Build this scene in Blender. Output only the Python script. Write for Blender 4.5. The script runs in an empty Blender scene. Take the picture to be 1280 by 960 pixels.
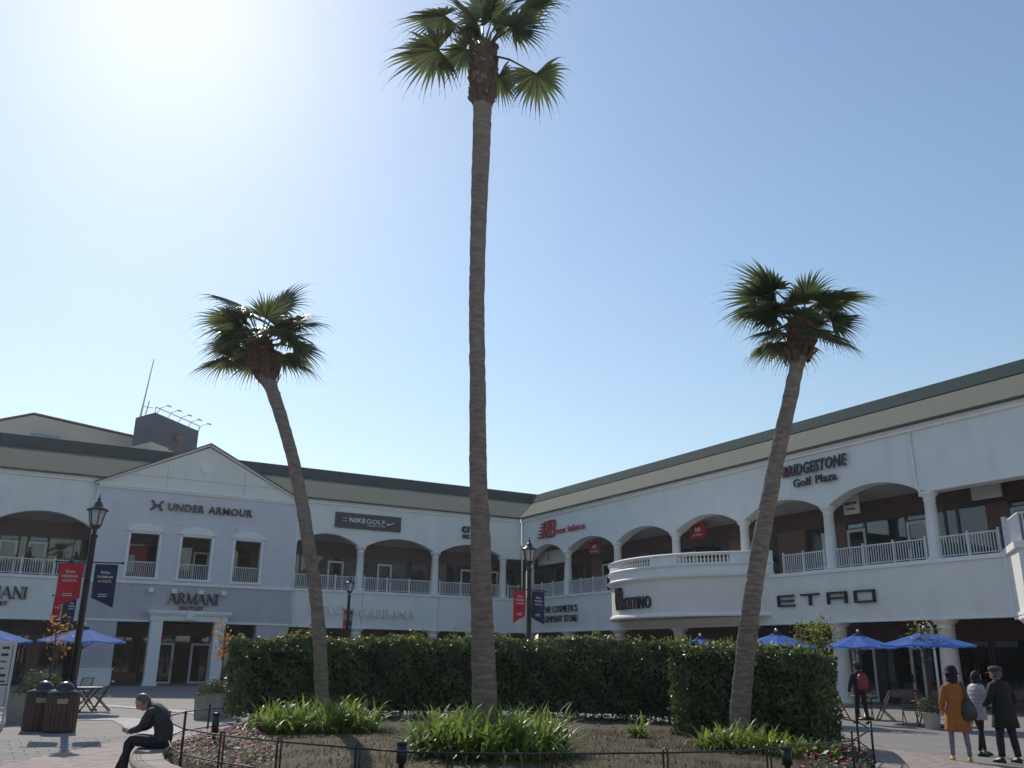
import bpy, bmesh, math, random
from mathutils import Vector, Matrix
R_ = math.radians
random.seed(7)
sc = bpy.context.scene
COL = sc.collection

# ---------------------------------------------------------------- camera
F_PX, YAW, PIT, ROL, CAM_H = 1106.4, R_(29.80), R_(17.18), R_(0.729), 1.8
cy, sy, cp, sp = math.cos(YAW), math.sin(YAW), math.cos(PIT), math.sin(PIT)
FW = Vector((sy*cp, cy*cp, sp)); RT0 = Vector((cy, -sy, 0)); UP0 = RT0.cross(FW)
RT = RT0*math.cos(ROL) + UP0*math.sin(ROL); UP = UP0*math.cos(ROL) - RT0*math.sin(ROL)
cd = bpy.data.cameras.new('camera'); cam = bpy.data.objects.new('camera', cd); COL.objects.link(cam)
cam.matrix_world = Matrix(((RT.x, UP.x, -FW.x, 0), (RT.y, UP.y, -FW.y, 0), (RT.z, UP.z, -FW.z, CAM_H), (0, 0, 0, 1)))
cd.sensor_width = 36; cd.lens = 36*F_PX/1280; cd.clip_end = 3000; cd.clip_start = 0.1
sc.camera = cam

# ---------------------------------------------------------------- sky, sun, exposure
SUN_EL, SUN_AZ = R_(40.2), R_(4.3)            # azimuth clockwise from +Y
w = bpy.data.worlds.new('World'); sc.world = w; w.use_nodes = True
nt = w.node_tree; nt.nodes.clear()
out = nt.nodes.new('ShaderNodeOutputWorld'); bg = nt.nodes.new('ShaderNodeBackground')
sky = nt.nodes.new('ShaderNodeTexSky'); sky.sky_type = 'NISHITA'; sky.sun_disc = False
sky.sun_elevation = SUN_EL; sky.sun_rotation = SUN_AZ
sky.altitude = 0; sky.air_density = 1.5; sky.dust_density = 0.42; sky.ozone_density = 3.2
nt.links.new(sky.outputs[0], bg.inputs[0]); nt.links.new(bg.outputs[0], out.inputs[0])
bg.inputs[1].default_value = 0.120
SUN_DIR = Vector((math.sin(SUN_AZ)*math.cos(SUN_EL), math.cos(SUN_AZ)*math.cos(SUN_EL), math.sin(SUN_EL)))
sd = bpy.data.lights.new('sun', 'SUN'); sd.energy = 3.6; sd.angle = R_(0.5); sd.color = (1, .91, .80)
so = bpy.data.objects.new('sun', sd); COL.objects.link(so); so.rotation_euler = SUN_DIR.to_track_quat('Z', 'Y').to_euler()
so.location = (0, 0, 60)
sc.view_settings.view_transform = 'Standard'; sc.view_settings.look = 'None'; sc.view_settings.exposure = 0.0
sc.view_settings.gamma = 1
HAZE = 0.00038

# ---------------------------------------------------------------- helpers
def ray(x, y): return FW*F_PX + RT*(x-640) + UP*(480-y)
def at_ground(x, y, z=0.0):
    d = ray(x, y); t = (z-CAM_H)/d.z; return Vector((d.x*t, d.y*t, z))
def at_dist(x, y, hd):                       # point seen at (x, y), at horizontal distance hd
    d = ray(x, y); t = hd/math.hypot(d.x, d.y); return Vector((d.x*t, d.y*t, CAM_H+d.z*t))
def depth(p): return (p-Vector((0, 0, CAM_H))).dot(FW)

def wloc(o):
    v = Vector((0, 0, 0))
    while o is not None: v += o.location; o = o.parent
    return v

def tag(o, label=None, cat=None, group=None, kind=None):
    if label: o['label'] = label
    if cat: o['category'] = cat
    if group: o['group'] = group
    if kind: o['kind'] = kind
    return o
def thing(name, label, cat, loc=(0, 0, 0), rz=0, group=None):
    o = bpy.data.objects.new(name, None); COL.objects.link(o); o.empty_display_size = .2
    o.location = loc; o.rotation_euler = (0, 0, rz)
    return tag(o, label, cat, group)
def kids(o): return [c for c in list(COL.objects) if c.parent == o]
def copy_tree(o, tree=None):
    if tree is None:
        tree = {}
        for c in COL.objects:
            if c.parent: tree.setdefault(c.parent.name, []).append(c)
    def rec(s, p):
        c = s.copy(); COL.objects.link(c); c.parent = p
        for k in tree.get(s.name, []): rec(k, c)
        return c
    return rec(o, None)

class MB:
    def __init__(s, tf=None): s.v = []; s.f = []; s.tf = tf; s.sm = []
    def add(s, vs, fs, smooth=False):
        b = len(s.v)
        if s.tf: vs = [s.tf(*p) for p in vs]
        s.v += [tuple(p) for p in vs]; s.f += [tuple(b+i for i in f) for f in fs]; s.sm += [smooth]*len(fs)
        return s
    def box(s, x0, x1, y0, y1, z0, z1):
        return s.add([(x0,y0,z0),(x1,y0,z0),(x1,y1,z0),(x0,y1,z0),(x0,y0,z1),(x1,y0,z1),(x1,y1,z1),(x0,y1,z1)],
              [(0,3,2,1),(4,5,6,7),(0,1,5,4),(1,2,6,5),(2,3,7,6),(3,0,4,7)])
    def bar(s, a, b, w, h=None, up=(0,0,1)):
        a, b = Vector(a), Vector(b); h = h or w; d = (b-a).normalized(); u = Vector(up)
        if abs(d.dot(u)) > .98: u = Vector((1, 0, 0))
        x = d.cross(u).normalized(); z = x.cross(d)
        vs = []
        for p in (a, b):
            for i, j in ((-1,-1),(1,-1),(1,1),(-1,1)): vs.append(p+x*(i*w/2)+z*(j*h/2))
        return s.add(vs, [(0,1,2,3),(7,6,5,4),(0,4,5,1),(1,5,6,2),(2,6,7,3),(3,7,4,0)])
    def tube(s, pts, rs, n=8, cap=True, smooth=True):
        pts = [Vector(p) for p in pts]
        if not hasattr(rs, '__len__'): rs = [rs]*len(pts)
        vs = []; ref = None
        for i, p in enumerate(pts):
            d = (pts[min(i+1, len(pts)-1)]-pts[max(i-1, 0)]).normalized()
            if ref is None:
                ref = Vector((1, 0, 0)) if abs(d.x) < .9 else Vector((0, 1, 0))
            x = (ref-d*ref.dot(d)).normalized(); ref = x; y = d.cross(x)
            r = rs[i]; rx, ry = (r if hasattr(r, '__len__') else (r, r))
            for k in range(n):
                a = 2*math.pi*k/n; vs.append(p+x*(rx*math.cos(a))+y*(ry*math.sin(a)))
        fs = [(i*n+k, i*n+(k+1)%n, (i+1)*n+(k+1)%n, (i+1)*n+k) for i in range(len(pts)-1) for k in range(n)]
        s.add(vs, fs, smooth)
        if cap:
            b = len(s.v)-len(vs)
            s.f.append(tuple(b+k for k in reversed(range(n)))); s.sm.append(False)
            s.f.append(tuple(b+(len(pts)-1)*n+k for k in range(n))); s.sm.append(False)
        return s
    def lathe(s, c, prof, n=16, smooth=True, a0=0.0, a1=2*math.pi, cap=True, sx=1, sy=1):
        full = abs(a1-a0-2*math.pi) < 1e-6; m = n if full else n+1
        vs = [(c[0]+sx*r*math.cos(a0+(a1-a0)*k/n), c[1]+sy*r*math.sin(a0+(a1-a0)*k/n), c[2]+z) for r, z in prof for k in range(m)]
        fs = []
        for i in range(len(prof)-1):
            for k in range(n):
                k2 = (k+1) % m if full else k+1
                fs.append((i*m+k, i*m+k2, (i+1)*m+k2, (i+1)*m+k))
        s.add(vs, fs, smooth)
        if cap and full:
            b = len(s.v)-len(vs)
            if prof[0][0] > .001: s.f.append(tuple(b+k for k in reversed(range(m)))); s.sm.append(False)
            if prof[-1][0] > .001: s.f.append(tuple(b+(len(prof)-1)*m+k for k in range(m))); s.sm.append(False)
        return s
    def prism(s, poly, z0, z1):
        n = len(poly)
        return s.add([(p[0], p[1], z0) for p in poly]+[(p[0], p[1], z1) for p in poly],
              [tuple(reversed(range(n))), tuple(range(n, 2*n))]+[(i, (i+1) % n, n+(i+1) % n, n+i) for i in range(n)])
    def vprism(s, poly, y0, y1):                 # polygon in x,z extruded along y
        n = len(poly)
        return s.add([(p[0], y0, p[1]) for p in poly]+[(p[0], y1, p[1]) for p in poly],
              [tuple(range(n)), tuple(reversed(range(n, 2*n)))]+[(i, n+i, n+(i+1) % n, (i+1) % n) for i in range(n)])
    def loft(s, rings, smooth=True, cap=True):   # rings of equal count
        n = len(rings[0]); vs = [p for r in rings for p in r]
        fs = [(i*n+k, i*n+(k+1)%n, (i+1)*n+(k+1)%n, (i+1)*n+k) for i in range(len(rings)-1) for k in range(n)]
        if cap: fs += [tuple(reversed(range(n))), tuple((len(rings)-1)*n+k for k in range(n))]
        return s.add(vs, fs, smooth)
    def sphere(s, c, r, n=10, m=7, sc=(1,1,1)):
        prof = [(r*math.sin(math.pi*i/m), -r*math.cos(math.pi*i/m)*sc[2]) for i in range(m+1)]
        prof[0] = (0.0004, prof[0][1]); prof[-1] = (0.0004, prof[-1][1])
        return s.lathe(c, prof, n, sx=sc[0], sy=sc[1])
    def mesh(s, name, off=Vector((0,0,0))):
        me = bpy.data.meshes.new(name)
        me.from_pydata([(p[0]-off[0], p[1]-off[1], p[2]-off[2]) for p in s.v], [], s.f)
        me.polygons.foreach_set('use_smooth', s.sm); me.update()
        bm = bmesh.new(); bm.from_mesh(me)
        if len(bm.faces) < 60000: bmesh.ops.recalc_face_normals(bm, faces=bm.faces)
        bm.to_mesh(me); bm.free()
        return me
    def build(s, name, mat, parent=None, label=None, kind=None, loc=None):
        off = wloc(parent) if parent else Vector((0,0,0))
        if parent and parent.get('local'): off = Vector((0,0,0))
        if loc is not None: off = off+Vector(loc) if parent else Vector(loc)
        me = s.mesh(name, off); me.materials.append(mat)
        o = bpy.data.objects.new(name, me); COL.objects.link(o); o.parent = parent
        if loc is not None: o.location = loc
        if label: o['label'] = label
        if kind: o['kind'] = kind
        return o

def obj_from(me, name, parent=None, loc=(0,0,0), rot=(0,0,0), scale=(1,1,1)):
    o = bpy.data.objects.new(name, me); COL.objects.link(o); o.parent = parent
    o.location = loc; o.rotation_euler = rot; o.scale = scale
    return o

# ---------------------------------------------------------------- materials
def mat(name, col, rough=.7, var=.12, vscale=3.0, bump=0.0, bscale=20.0, metal=0.0, siding=0.0, brick=None,
        spec=.5, trans=0.0, stain=0.0, col2=None, stretch=(1,1,1), rings=0.0, sheen=0.0):
    m = bpy.data.materials.new(name); m.use_nodes = True; n = m.node_tree.nodes; L = m.node_tree.links
    b = n['Principled BSDF']; b.inputs['Roughness'].default_value = rough; b.inputs['Metallic'].default_value = metal
    b.inputs['Specular IOR Level'].default_value = spec
    g = n.new('ShaderNodeNewGeometry'); mp = n.new('ShaderNodeMapping'); mp.inputs['Scale'].default_value = stretch
    L.new(g.outputs['Position'], mp.inputs['Vector'])
    no = n.new('ShaderNodeTexNoise'); no.inputs['Scale'].default_value = vscale; no.inputs['Detail'].default_value = 5
    L.new(mp.outputs[0], no.inputs['Vector'])
    cr = n.new('ShaderNodeValToRGB'); L.new(no.outputs['Fac'], cr.inputs['Fac'])
    c2 = col2 or tuple(min(1, c*(1+var)) for c in col)
    cr.color_ramp.elements[0].position = .3; cr.color_ramp.elements[1].position = .7
    cr.color_ramp.elements[0].color = (*[c*(1-var) for c in col], 1); cr.color_ramp.elements[1].color = (*c2, 1)
    last = cr.outputs[0]
    if stain:
        s2 = n.new('ShaderNodeTexNoise'); s2.inputs['Scale'].default_value = .9; s2.inputs['Detail'].default_value = 8
        m2 = n.new('ShaderNodeMapping'); m2.inputs['Scale'].default_value = (1.6, 1.6, .35); L.new(g.outputs['Position'], m2.inputs['Vector'])
        L.new(m2.outputs[0], s2.inputs['Vector'])
        r2 = n.new('ShaderNodeMapRange'); r2.inputs['From Min'].default_value = .48; r2.inputs['From Max'].default_value = .75
        r2.inputs['To Max'].default_value = stain; L.new(s2.outputs['Fac'], r2.inputs['Value'])
        mx = n.new('ShaderNodeMixRGB'); mx.blend_type = 'MULTIPLY'; mx.inputs['Color2'].default_value = (.55, .53, .5, 1)
        L.new(r2.outputs[0], mx.inputs['Fac']); L.new(last, mx.inputs['Color1']); last = mx.outputs[0]
    hsrc = None
    if brick:
        (bw, bh, axis, c_b, c_m) = brick
        br = n.new('ShaderNodeTexBrick'); sx = n.new('ShaderNodeSeparateXYZ'); cb = n.new('ShaderNodeCombineXYZ')
        L.new(g.outputs['Position'], sx.inputs[0])
        ax = {'x': 0, 'y': 1}[axis[0]]; ay = {'z': 2, 'y': 1}[axis[1]]
        L.new(sx.outputs[ax], cb.inputs[0]); L.new(sx.outputs[ay], cb.inputs[1]); L.new(cb.outputs[0], br.inputs['Vector'])
        br.inputs['Scale'].default_value = 1; br.inputs['Brick Width'].default_value = bw; br.inputs['Row Height'].default_value = bh
        br.inputs['Mortar Size'].default_value = bh*.1; br.inputs['Color1'].default_value = (*[c*.6 for c in c_b], 1)
        br.inputs['Color2'].default_value = (*[min(1, c*1.25) for c in c_b], 1); br.inputs['Mortar'].default_value = (*c_m, 1)
        mx = n.new('ShaderNodeMixRGB'); mx.inputs['Fac'].default_value = .8; L.new(last, mx.inputs['Color1']); L.new(br.outputs['Color'], mx.inputs['Color2']); last = mx.outputs[0]
        hsrc = (br.outputs['Fac'], -0.5)
    L.new(last, b.inputs['Base Color'])
    bump_in = None
    if bump or siding or hsrc or rings:
        bp = n.new('ShaderNodeBump'); bp.inputs['Strength'].default_value = max(bump, .3 if (siding or hsrc or rings) else 0)
        bp.inputs['Distance'].default_value = .02
        if siding or rings:
            sx = n.new('ShaderNodeSeparateXYZ'); L.new(g.outputs['Position'], sx.inputs[0])
            mm = n.new('ShaderNodeMath'); mm.operation = 'FRACT'; md = n.new('ShaderNodeMath'); md.operation = 'DIVIDE'
            md.inputs[1].default_value = siding or rings; L.new(sx.outputs[2], md.inputs[0])
            if rings:
                ad = n.new('ShaderNodeMath'); ad.operation = 'ADD'; L.new(md.outputs[0], ad.inputs[0]); L.new(no.outputs['Fac'], ad.inputs[1]); L.new(ad.outputs[0], mm.inputs[0])
            else: L.new(md.outputs[0], mm.inputs[0])
            L.new(mm.outputs[0], bp.inputs['Height']); bp.inputs['Distance'].default_value = .03 if siding else .05
            bp.inputs['Strength'].default_value = .35 if siding else .8
        elif hsrc: bp.invert = True; L.new(hsrc[0], bp.inputs['Height'])
        else:
            nb = n.new('ShaderNodeTexNoise'); nb.inputs['Scale'].default_value = bscale; nb.inputs['Detail'].default_value = 6
            L.new(mp.outputs[0], nb.inputs['Vector']); L.new(nb.outputs['Fac'], bp.inputs['Height'])
        L.new(bp.outputs[0], b.inputs['Normal'])
    if trans:
        tr = n.new('ShaderNodeBsdfTranslucent'); ms = n.new('ShaderNodeMixShader'); ms.inputs[0].default_value = trans
        L.new(last, tr.inputs[0]); L.new(b.outputs[0], ms.inputs[1]); L.new(tr.outputs[0], ms.inputs[2])
        L.new(ms.outputs[0], n['Material Output'].inputs[0])
    return m
def emis(name, col, s):
    m = bpy.data.materials.new(name); m.use_nodes = True; b = m.node_tree.nodes['Principled BSDF']
    b.inputs['Base Color'].default_value = (*col, 1); b.inputs['Emission Color'].default_value = (*col, 1); b.inputs['Emission Strength'].default_value = s
    return m
def glassm(name, tint=.5, refl=.12):
    m = bpy.data.materials.new(name); m.use_nodes = True; n = m.node_tree.nodes; L = m.node_tree.links
    n.remove(n['Principled BSDF']); t = n.new('ShaderNodeBsdfTransparent'); t.inputs[0].default_value = (tint, tint, tint*1.05, 1)
    g = n.new('ShaderNodeBsdfGlossy'); g.inputs['Roughness'].default_value = .02; g.inputs[0].default_value = (.9, .95, 1, 1)
    fr = n.new('ShaderNodeFresnel'); fr.inputs[0].default_value = 1.5
    ad = n.new('ShaderNodeMath'); ad.operation = 'ADD'; ad.inputs[1].default_value = refl; L.new(fr.outputs[0], ad.inputs[0])
    mx = n.new('ShaderNodeMixShader'); L.new(ad.outputs[0], mx.inputs[0]); L.new(t.outputs[0], mx.inputs[1]); L.new(g.outputs[0], mx.inputs[2])
    L.new(mx.outputs[0], n['Material Output'].inputs[0])
    return m

M = dict(
 white=mat('white_render', (.79,.78,.755), .8, .04, 1.2, .15, 40, stain=.13),
 trim=mat('white_trim', (.82,.81,.79), .6, .04, 2, .05, 40, stain=.11),
 sidingw=mat('white_siding', (.79,.77,.72), .7, .04, 1.2, siding=.17, stain=.1),
 lav=mat('lavender_render', (.66,.63,.675), .8, .04, 1.5, .15, 40, stain=.11),
 pbrick=mat('painted_brick', (.52,.48,.50), .9, .10, 6, .2, 30, stain=.25, stretch=(1,1,3)),
 curve=mat('cream_render', (.76,.72,.67), .8, .04, 1.5, .15, 40, stain=.11),
 rooftan=mat('roof_shingle_beige', (.118,.125,.10), 1.0, .16, 9, .3, 60, stretch=(1,1,2.5), stain=.15),
 roofgrn=mat('roof_metal_green', (.033,.052,.050), .95, .15, 4, spec=.1, siding=.16),
 gutter=mat('gutter_dark', (.05,.045,.04), .5),
 brown=mat('brown_panel', (.10,.055,.05), .7, .15, 3, .1, 30),
 ceil=mat('ceiling_grey', (.42,.40,.38), .9, .08, 1),
 floor=mat('deck_floor', (.3,.29,.27), .8),
 brickB=mat('red_brick_y', (.18,.08,.06), .9, .1, 4, brick=(.22,.075,'yz',(.17,.075,.055),(.30,.25,.22))),
 brickA=mat('red_brick_x', (.18,.08,.06), .9, .1, 4, brick=(.22,.075,'xz',(.17,.075,.055),(.30,.25,.22))),
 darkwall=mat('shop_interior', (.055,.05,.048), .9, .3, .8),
 frame=mat('white_door_frame', (.62,.64,.63), .45, .04),
 dframe=mat('dark_window_frame', (.03,.03,.033), .4),
 rail=mat('white_railing', (.66,.66,.66), .5, .04),
 glass=glassm('shop_glass', .6, .02), glassd=glassm('dark_glass', .35, .1),
 light=emis('lamp_panel', (1,.93,.80), 11.0),
 black=mat('black_letters', (.022,.022,.028), .45, .1), red=mat('red_letters', (.42,.02,.04), .5, .1),
 silver=mat('brushed_silver', (.80,.76,.66), .3, .1, metal=.35), whitel=mat('white_letters', (.8,.8,.8), .5),
 signblk=mat('black_sign', (.02,.022,.03), .4, .1), signw=mat('white_sign', (.62,.61,.57), .5, .05), signr=mat('red_sign', (.4,.012,.03), .5, .05),
 iron=mat('black_iron', (.018,.019,.022), .38, .3, 12, .1, 60), ironp=mat('lamp_paint', (.035,.038,.04), .3, .2, 8, .05, 60, metal=.3),
 lampglass=mat('frosted_glass', (.75,.76,.72), .25, .03, trans=.4),
 banr=mat('banner_red', (.50,.03,.06), .65, .08, 6, .1, 30, trans=.3), banb=mat('banner_navy', (.018,.03,.10), .65, .1, 6, .1, 30, trans=.2),
 print_=mat('banner_print', (.6,.55,.55), .7),
 umb=mat('umbrella_blue', (.11,.22,.62), .8, .08, 3, .1, 60, trans=.42, spec=.1), umbd=mat('umbrella_navy', (.02,.03,.14), .7),
 wood=mat('teak_wood', (.085,.04,.028), .55, .35, 10, .2, 60, stretch=(1,1,.2)), woodd=mat('bin_wood', (.10,.05,.035), .6, .4, 12, .2, 40, stretch=(3,3,.15)),
 lid=mat('bin_lid', (.03,.033,.04), .25, .1), plate=mat('grey_plate', (.35,.35,.34), .5),
 concrete=mat('planter_concrete', (.33,.31,.27), .9, .15, 5, .3, 30, stain=.5),
 stone=mat('seat_stone', (.27,.22,.19), .8, .12, 6, .25, 50, stain=.4),
 pave=mat('paving_grey', (.215,.20,.185), .85, .1, 1.5, .1, 60, stain=.3),
 tile=mat('paving_stone', (.195,.19,.18), .85, .14, 2.2, .15, 60, stain=.3),
 joint=mat('paving_joint', (.155,.15,.145), .95),
 pavew=mat('paving_pale', (.46,.45,.43), .85, .08, 4, brick=(.3,.15,'xy',(.46,.45,.43),(.34,.33,.32))),
 pavep=mat('paving_pink', (.29,.235,.215), .85, .2, 2, brick=(.22,.11,'xy',(.31,.245,.22),(.24,.215,.20))),
 soil=mat('bed_soil', (.055,.038,.023), .98, .4, 1.3, .9, 14, col2=(.10,.08,.04)),
 dry=mat('dry_grass', (.09,.10,.03), .9, .4, .8, trans=.3, col2=(.22,.17,.08)),
 trunk=mat('palm_bark', (.29,.24,.215), .95, .18, 3.5, bump=.6, rings=.06, col2=(.41,.35,.31), stretch=(1.6,1.6,5)),
 boot=mat('palm_leaf_bases', (.15,.10,.075), .9, .4, 12, .5, 30),
 frond=mat('palm_frond', (.10,.145,.075), .34, .4, 2.5, trans=.45, col2=(.19,.22,.09)),
 petiole=mat('palm_petiole', (.12,.13,.05), .5, .2, 5),
 leaf=mat('hedge_leaf', (.065,.125,.06), .42, .5, 2.5, trans=.3, col2=(.14,.19,.055)),
 leafy=mat('hedge_new_leaf', (.16,.21,.035), .4, .3, 5, trans=.5, col2=(.28,.30,.05)),
 core=mat('hedge_dark_core', (.02,.03,.014), 1, .3, 6),
 bark=mat('bark', (.10,.07,.05), .9, .3, 20, .4, 40),
 lir=mat('strap_leaf', (.12,.22,.035), .42, .4, 4, trans=.5, col2=(.30,.40,.07)),
 shrub=mat('shrub_grey_green', (.10,.13,.06), .6, .35, 5, trans=.3), autumn=mat('autumn_leaf', (.40,.20,.04), .6, .3, 8, trans=.5),
 treeg=mat('yellow_green_leaf', (.22,.24,.05), .5, .35, 6, trans=.5),
 flr=mat('flower_red', (.45,.03,.05), .6, .2, trans=.3), flp=mat('flower_pink', (.62,.22,.32), .6, .2, trans=.3), flw=mat('flower_white', (.75,.72,.70), .6, trans=.3), flv=mat('flower_violet', (.25,.06,.30), .6, trans=.3),
 skin=mat('skin', (.48,.27,.19), .5, .06, 20), hair=mat('dark_hair', (.015,.011,.009), .75, .3, 60), hairg=mat('grey_hair', (.10,.095,.09), .5, .4, 80),
 dark=mat('dark_cloth', (.007,.007,.009), .8, .3, 30, .7, 9), navy=mat('navy_cloth', (.018,.02,.032), .85, .3, 20, .7, 9),
 greyj=mat('charcoal_jacket', (.035,.037,.045), .75, .2, 20, .8, 9), orange=mat('mustard_wool', (.36,.14,.03), .9, .12, 9, .8, 8),
 puff=mat('pale_grey_quilt', (.33,.32,.37), .5, .12, 8, .8, 10), pants=mat('patterned_leggings', (.13,.10,.22), .8, .8, 60, col2=(.42,.36,.46)),
 yellow=mat('yellow_shoes', (.55,.42,.15), .5), shoe=mat('black_shoe', (.015,.015,.015), .4), shoew=mat('pale_shoe', (.6,.6,.6), .5),
 redbag=mat('red_backpack', (.32,.025,.05), .5, .15, 10, .1, 40), bag=mat('black_leather', (.03,.035,.04), .3, .2, 6, .1, 30), cap=mat('grey_tweed', (.06,.065,.065), .9, .3, 60),
 sandb=mat('beige_cladding', (.46,.42,.38), .8, .05, .3, .05, 5), brownbox=mat('brown_cladding', (.025,.04,.07), .6, .1, 1), bgwhite=mat('pale_concrete', (.5,.5,.5), .8, .05),
 mural=mat('beige_mural', (.45,.40,.30), .6, .3, 1.2), blueg=mat('blue_panel', (.12,.22,.32), .4, .3, .6), merch=mat('clothes_mix', (.25,.08,.10), .8, .9, 3, col2=(.35,.35,.4)),
)

# ---------------------------------------------------------------- letters
_gc = {}
def glyph(ch, bold):
    k = (ch, bold)
    if k in _gc: return _gc[k]
    def mk(s):
        c = bpy.data.curves.new('t', 'FONT'); c.body = s; c.size = 1; c.extrude = .5; c.offset = bold; c.resolution_u = 2
        o = bpy.data.objects.new('t', c); COL.objects.link(o); bpy.context.view_layer.update()
        me = bpy.data.meshes.new_from_object(o.evaluated_get(bpy.context.evaluated_depsgraph_get()))
        bpy.data.objects.remove(o); bpy.data.curves.remove(c); return me
    def width(me): xs = [v.co.x for v in me.vertices]; return (min(xs), max(xs))
    if 'HH' not in _gc: _gc['HH'] = width(mk('HH'))[1]
    me = mk(ch); adv = width(mk('H'+ch+'H'))[1]-_gc['HH']; me.name = 'letter'
    _gc[k] = (me, adv); return _gc[k]
CAPH = .70
def stroke_glyph(ch, serif=True):
    """thick-and-thin capital letters drawn from strokes; unit cap height"""
    k = ('S', ch, serif)
    if k in _gc: return _gc[k]
    T, t = (.17, .055) if serif else (.10, .10)
    S = []; w = .7
    def st(x0, y0, x1, y1, wd): S.append((x0, y0, x1, y1, wd))
    def arc(cx, cy, rx, ry, a0, a1, w0, w1, n=8):
        for i in range(n):
            a = R_(a0+(a1-a0)*i/n); b = R_(a0+(a1-a0)*(i+1)/n); q = abs(math.cos((a+b)/2))
            st(cx+rx*math.cos(a), cy+ry*math.sin(a), cx+rx*math.cos(b), cy+ry*math.sin(b), w0+(w1-w0)*q)
    def sf(x, y, l=.24):
        if serif: st(x-l/2, y, x+l/2, y, .045)
    if ch == 'A': st(.05,.02,.40,.98,t); st(.38,.98,.76,.02,T); st(.17,.34,.62,.34,t); sf(.05,.02); sf(.76,.02,.30); w = .84
    elif ch == 'R': st(.14,0,.14,1,T); arc(.30,.74,.24,.24,90,-90,t,T*.9); st(.14,.975,.30,.975,t); st(.14,.50,.30,.50,t); st(.34,.50,.66,.02,T); sf(.14,.02,.3); sf(.14,.98,.2); w = .74
    elif ch == 'M': st(.12,.02,.16,.98,t); st(.16,.98,.50,.05,T); st(.50,.05,.84,.98,t); st(.88,.02,.84,.98,T); sf(.12,.02); sf(.88,.02,.3); sf(.1,.98,.14); sf(.9,.98,.14); w = 1.0
    elif ch == 'N': st(.12,.02,.12,.98,t); st(.12,.98,.68,.02,T); st(.68,.02,.68,.98,t); sf(.12,.02); sf(.68,.98); sf(.08,.98,.14); w = .80
    elif ch == 'I': st(.14,.02,.14,.98,T); sf(.14,.02,.3); sf(.14,.98,.3); w = .30
    elif ch == 'V': st(.04,.98,.38,.02,T); st(.38,.02,.70,.98,t); sf(.06,.98); sf(.70,.98,.2); w = .72
    elif ch == 'L': st(.14,.02,.14,.98,T); st(.14,.03,.56,.03,t); st(.56,.03,.56,.2,t); sf(.14,.98,.3); w = .58
    elif ch == 'E': st(.14,.02,.14,.98,T); st(.14,.03,.56,.03,t); st(.14,.97,.54,.97,t); st(.14,.52,.44,.52,t); st(.56,.03,.57,.2,t); st(.54,.97,.54,.82,t); w = .62
    elif ch == 'T': st(.34,.02,.34,.98,T); st(.02,.97,.66,.97,t); st(.03,.97,.02,.8,t); st(.65,.97,.66,.8,t); sf(.34,.02,.3); w = .68
    elif ch == 'O': arc(.40,.5,.32,.47,0,360,t,T,16); w = .82
    elif ch == 'D': st(.14,.02,.14,.98,T); arc(.22,.5,.42,.47,-90,90,t,T,10); w = .74
    mb = MB()
    for (x0, y0, x1, y1, wd) in S:
        d = Vector((x1-x0, y1-y0)); l = d.length or 1; d /= l; nn = Vector((-d.y, d.x))*wd/2; e = d*(.012)
        p = [(x0-e.x-nn.x, y0-e.y-nn.y), (x1+e.x-nn.x, y1+e.y-nn.y), (x1+e.x+nn.x, y1+e.y+nn.y), (x0-e.x+nn.x, y0-e.y+nn.y)]
        mb.add([(a, b, -.5) for a, b in p]+[(a, b, .5) for a, b in p], [(3,2,1,0),(4,5,6,7),(0,1,5,4),(1,2,6,5),(2,3,7,6),(3,0,4,7)])
    _gc[k] = (mb.mesh('letter'), w); return _gc[k]

ROT = {'A': (math.pi/2, 0, 0), 'B': (math.pi/2, 0, -math.pi/2)}
def wallpt(face, u, d, z):     # u along the wall (X for A, Y for B), d out of the wall toward the plaza
    return Vector((u, YA-d, z)) if face == 'A' else Vector((XB-d, u, z))
_mc = {}
def write(root, s, face, u0, u1, z0, h, m, ext=.10, bold=.0, out=.07, style=None, name='letter', rise=0.0, shear=0.0, base=None, pt=None, rot=None):
    """letters from u0 to u1 (reading order) on wall face A or B, one object each"""
    gl = [(c, (stroke_glyph(c) if style == 'serif' else glyph(c, bold)) if c != ' ' else (None, .35)) for c in s]
    GAP = .0 if style == 'serif' else .05; tot = sum(g[1]+GAP for c, g in gl) or 1; k = abs(u1-u0)/tot; sg = 1 if u1 > u0 else -1; u = u0; cap = 1.0 if style == 'serif' else CAPH
    off = wloc(root)
    for i, (c, (me, adv)) in enumerate(gl):
        if me:
            key = (me.name, m.name)
            if key not in _mc:
                m2 = me.copy(); m2.materials.clear(); m2.materials.append(m); m2.name = 'letter'
                if shear:
                    for v in m2.vertices: v.co.x += v.co.y*shear
                _mc[key] = m2
            p = pt(u, z0+rise*i) if pt else wallpt(face, u, out, z0+rise*i)
            r = rot(u) if rot else ROT[face]
            obj_from(_mc[key], name, root, p-off, r, (k, h/cap, ext))
        u += sg*(adv+GAP)*k
YA, XB = 57.5, 33.9

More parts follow.
